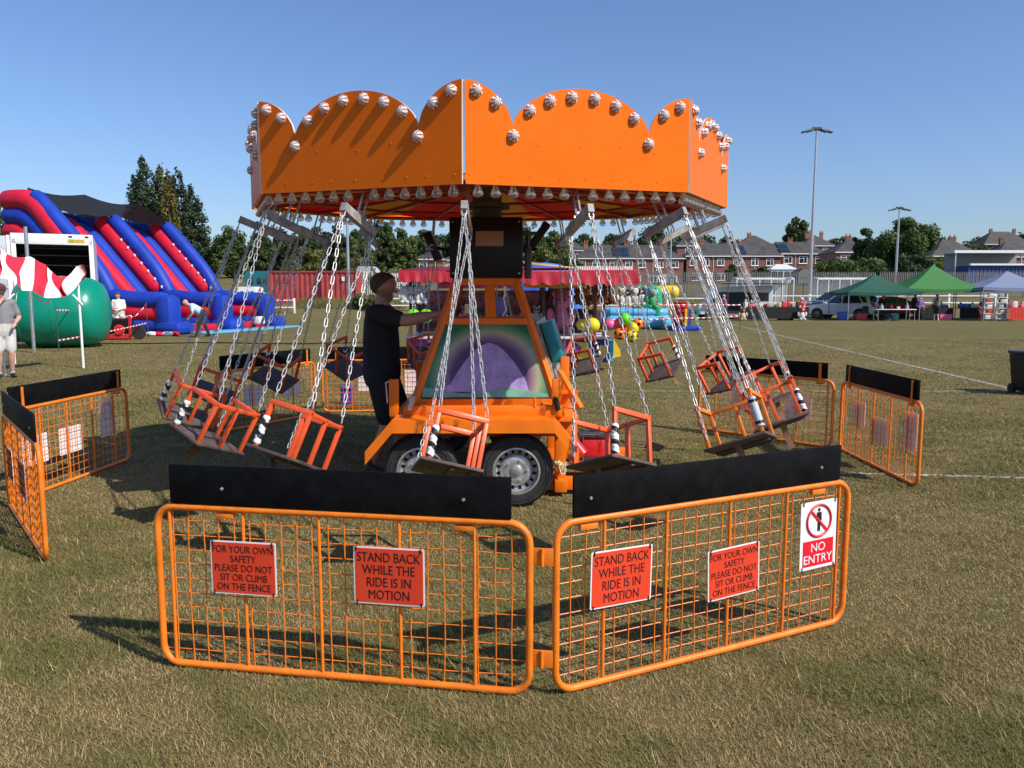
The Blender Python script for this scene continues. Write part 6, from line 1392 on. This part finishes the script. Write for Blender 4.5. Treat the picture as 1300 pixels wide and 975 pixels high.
tree('round topped tree standing alone on the skyline', 1009, 275, 195, 38, 'round', 0, 4200, 'trees on the skyline', .3); tree('large broad tree right of the small floodlight mast', 1150, 276, 98, 92, 'round', 1, 22000, 'large trees at right', .05); tree('tall pine like tree left of the large broad tree', 1098, 288, 125, 40, 'round', 0, 4000, 'large trees at right', .2); tree('dark lower tree in front of the large broad tree', 1160, 322, 92, 54, 'round', 3, 4500, 'large trees at right', .0); tree('dark tree between the large broad tree and the hedge', 1128, 300, 112, 44, 'round', 0, 4500, 'large trees at right', .05)
for px, yt, Y, wp_, lf, lb, N in ((1078, 327, 95, 78, 1, 'clipped green hedge behind the dugout', 11000), (1222, 330, 102, 70, 2, 'olive hedge behind the bright green gazebo', 11000), (1282, 333, 100, 50, 1, 'green hedge behind the blue container', 8000), (1188, 326, 106, 46, 1, 'green hedge joining the large tree', 8000)):
    tree(lb, px, yt, Y, wp_, 'hedge', lf, N, 'hedges at right', name='hedge')
for px, yt, Y, wp_, lb in ((930, 335, 138, 24, 'dark shrub below the terrace behind the chains'), (968, 339, 136, 26, 'dark shrub left of the conservatory'), (1085, 322, 134, 14, 'young tree in front of the orange semi-detached house'), (1190, 300, 210, 50, 'dark tree on the skyline right of the large tree'), (1240, 300, 220, 60, 'dark tree on the skyline behind the grey roof'), (1295, 296, 225, 50, 'dark tree on the skyline at the right edge'), (1062, 300, 220, 50, 'dark tree on the skyline left of the pine like tree')):
    tree(lb, px, yt, Y, wp_, 'round', 0, 2200, 'shrubs and skyline trees at right', .05)
# rough grass and bushes at the field edge by the container
def rough(label, p0, p1, Y, h, seed):
    rg = np.random.default_rng(seed); N = 2600; x0, x1 = gx(p0, Y), gx(p1, Y); x = rg.uniform(x0, x1, N); y = Y + rg.uniform(-1.5, 1.5, N); hh = h * (.4 + .8 * rg.random(N)); a = rg.random(N) * 6.28
    z = np.array([gz(q, w_) for q, w_ in zip(x, y)]); l = hh * .35
    V = np.stack([np.stack([x - .03, y, z], 1), np.stack([x + .03, y, z], 1), np.stack([x + np.cos(a) * l, y + np.sin(a) * l, z + hh], 1)], 1).reshape(-1, 3)
    o = MB().add(V.tolist(), [(3 * i, 3 * i + 1, 3 * i + 2) for i in range(N)]).build('rough_grass', mat('tall straw grass', (.2, .17, .06), .9, var=.4, vs=.8, var2=(.06, .08, .02)), flat=True); tag(o, label, 'grass', kind='stuff')
rough('tall straw coloured grass in front of the red container', 380, 520, 62.5, .7, 5); rough('tall grass along the fence behind the stall', 690, 900, 66, .5, 6)
tree('low green bush at the right end of the red container', 455, 372, 61, 22, 'round', 1, 2500, 'bushes by the container', .0, name='bush'); tree('low straw green bush left of the operator', 472, 373, 60, 20, 'round', 2, 2500, 'bushes by the container', .0, name='bush')
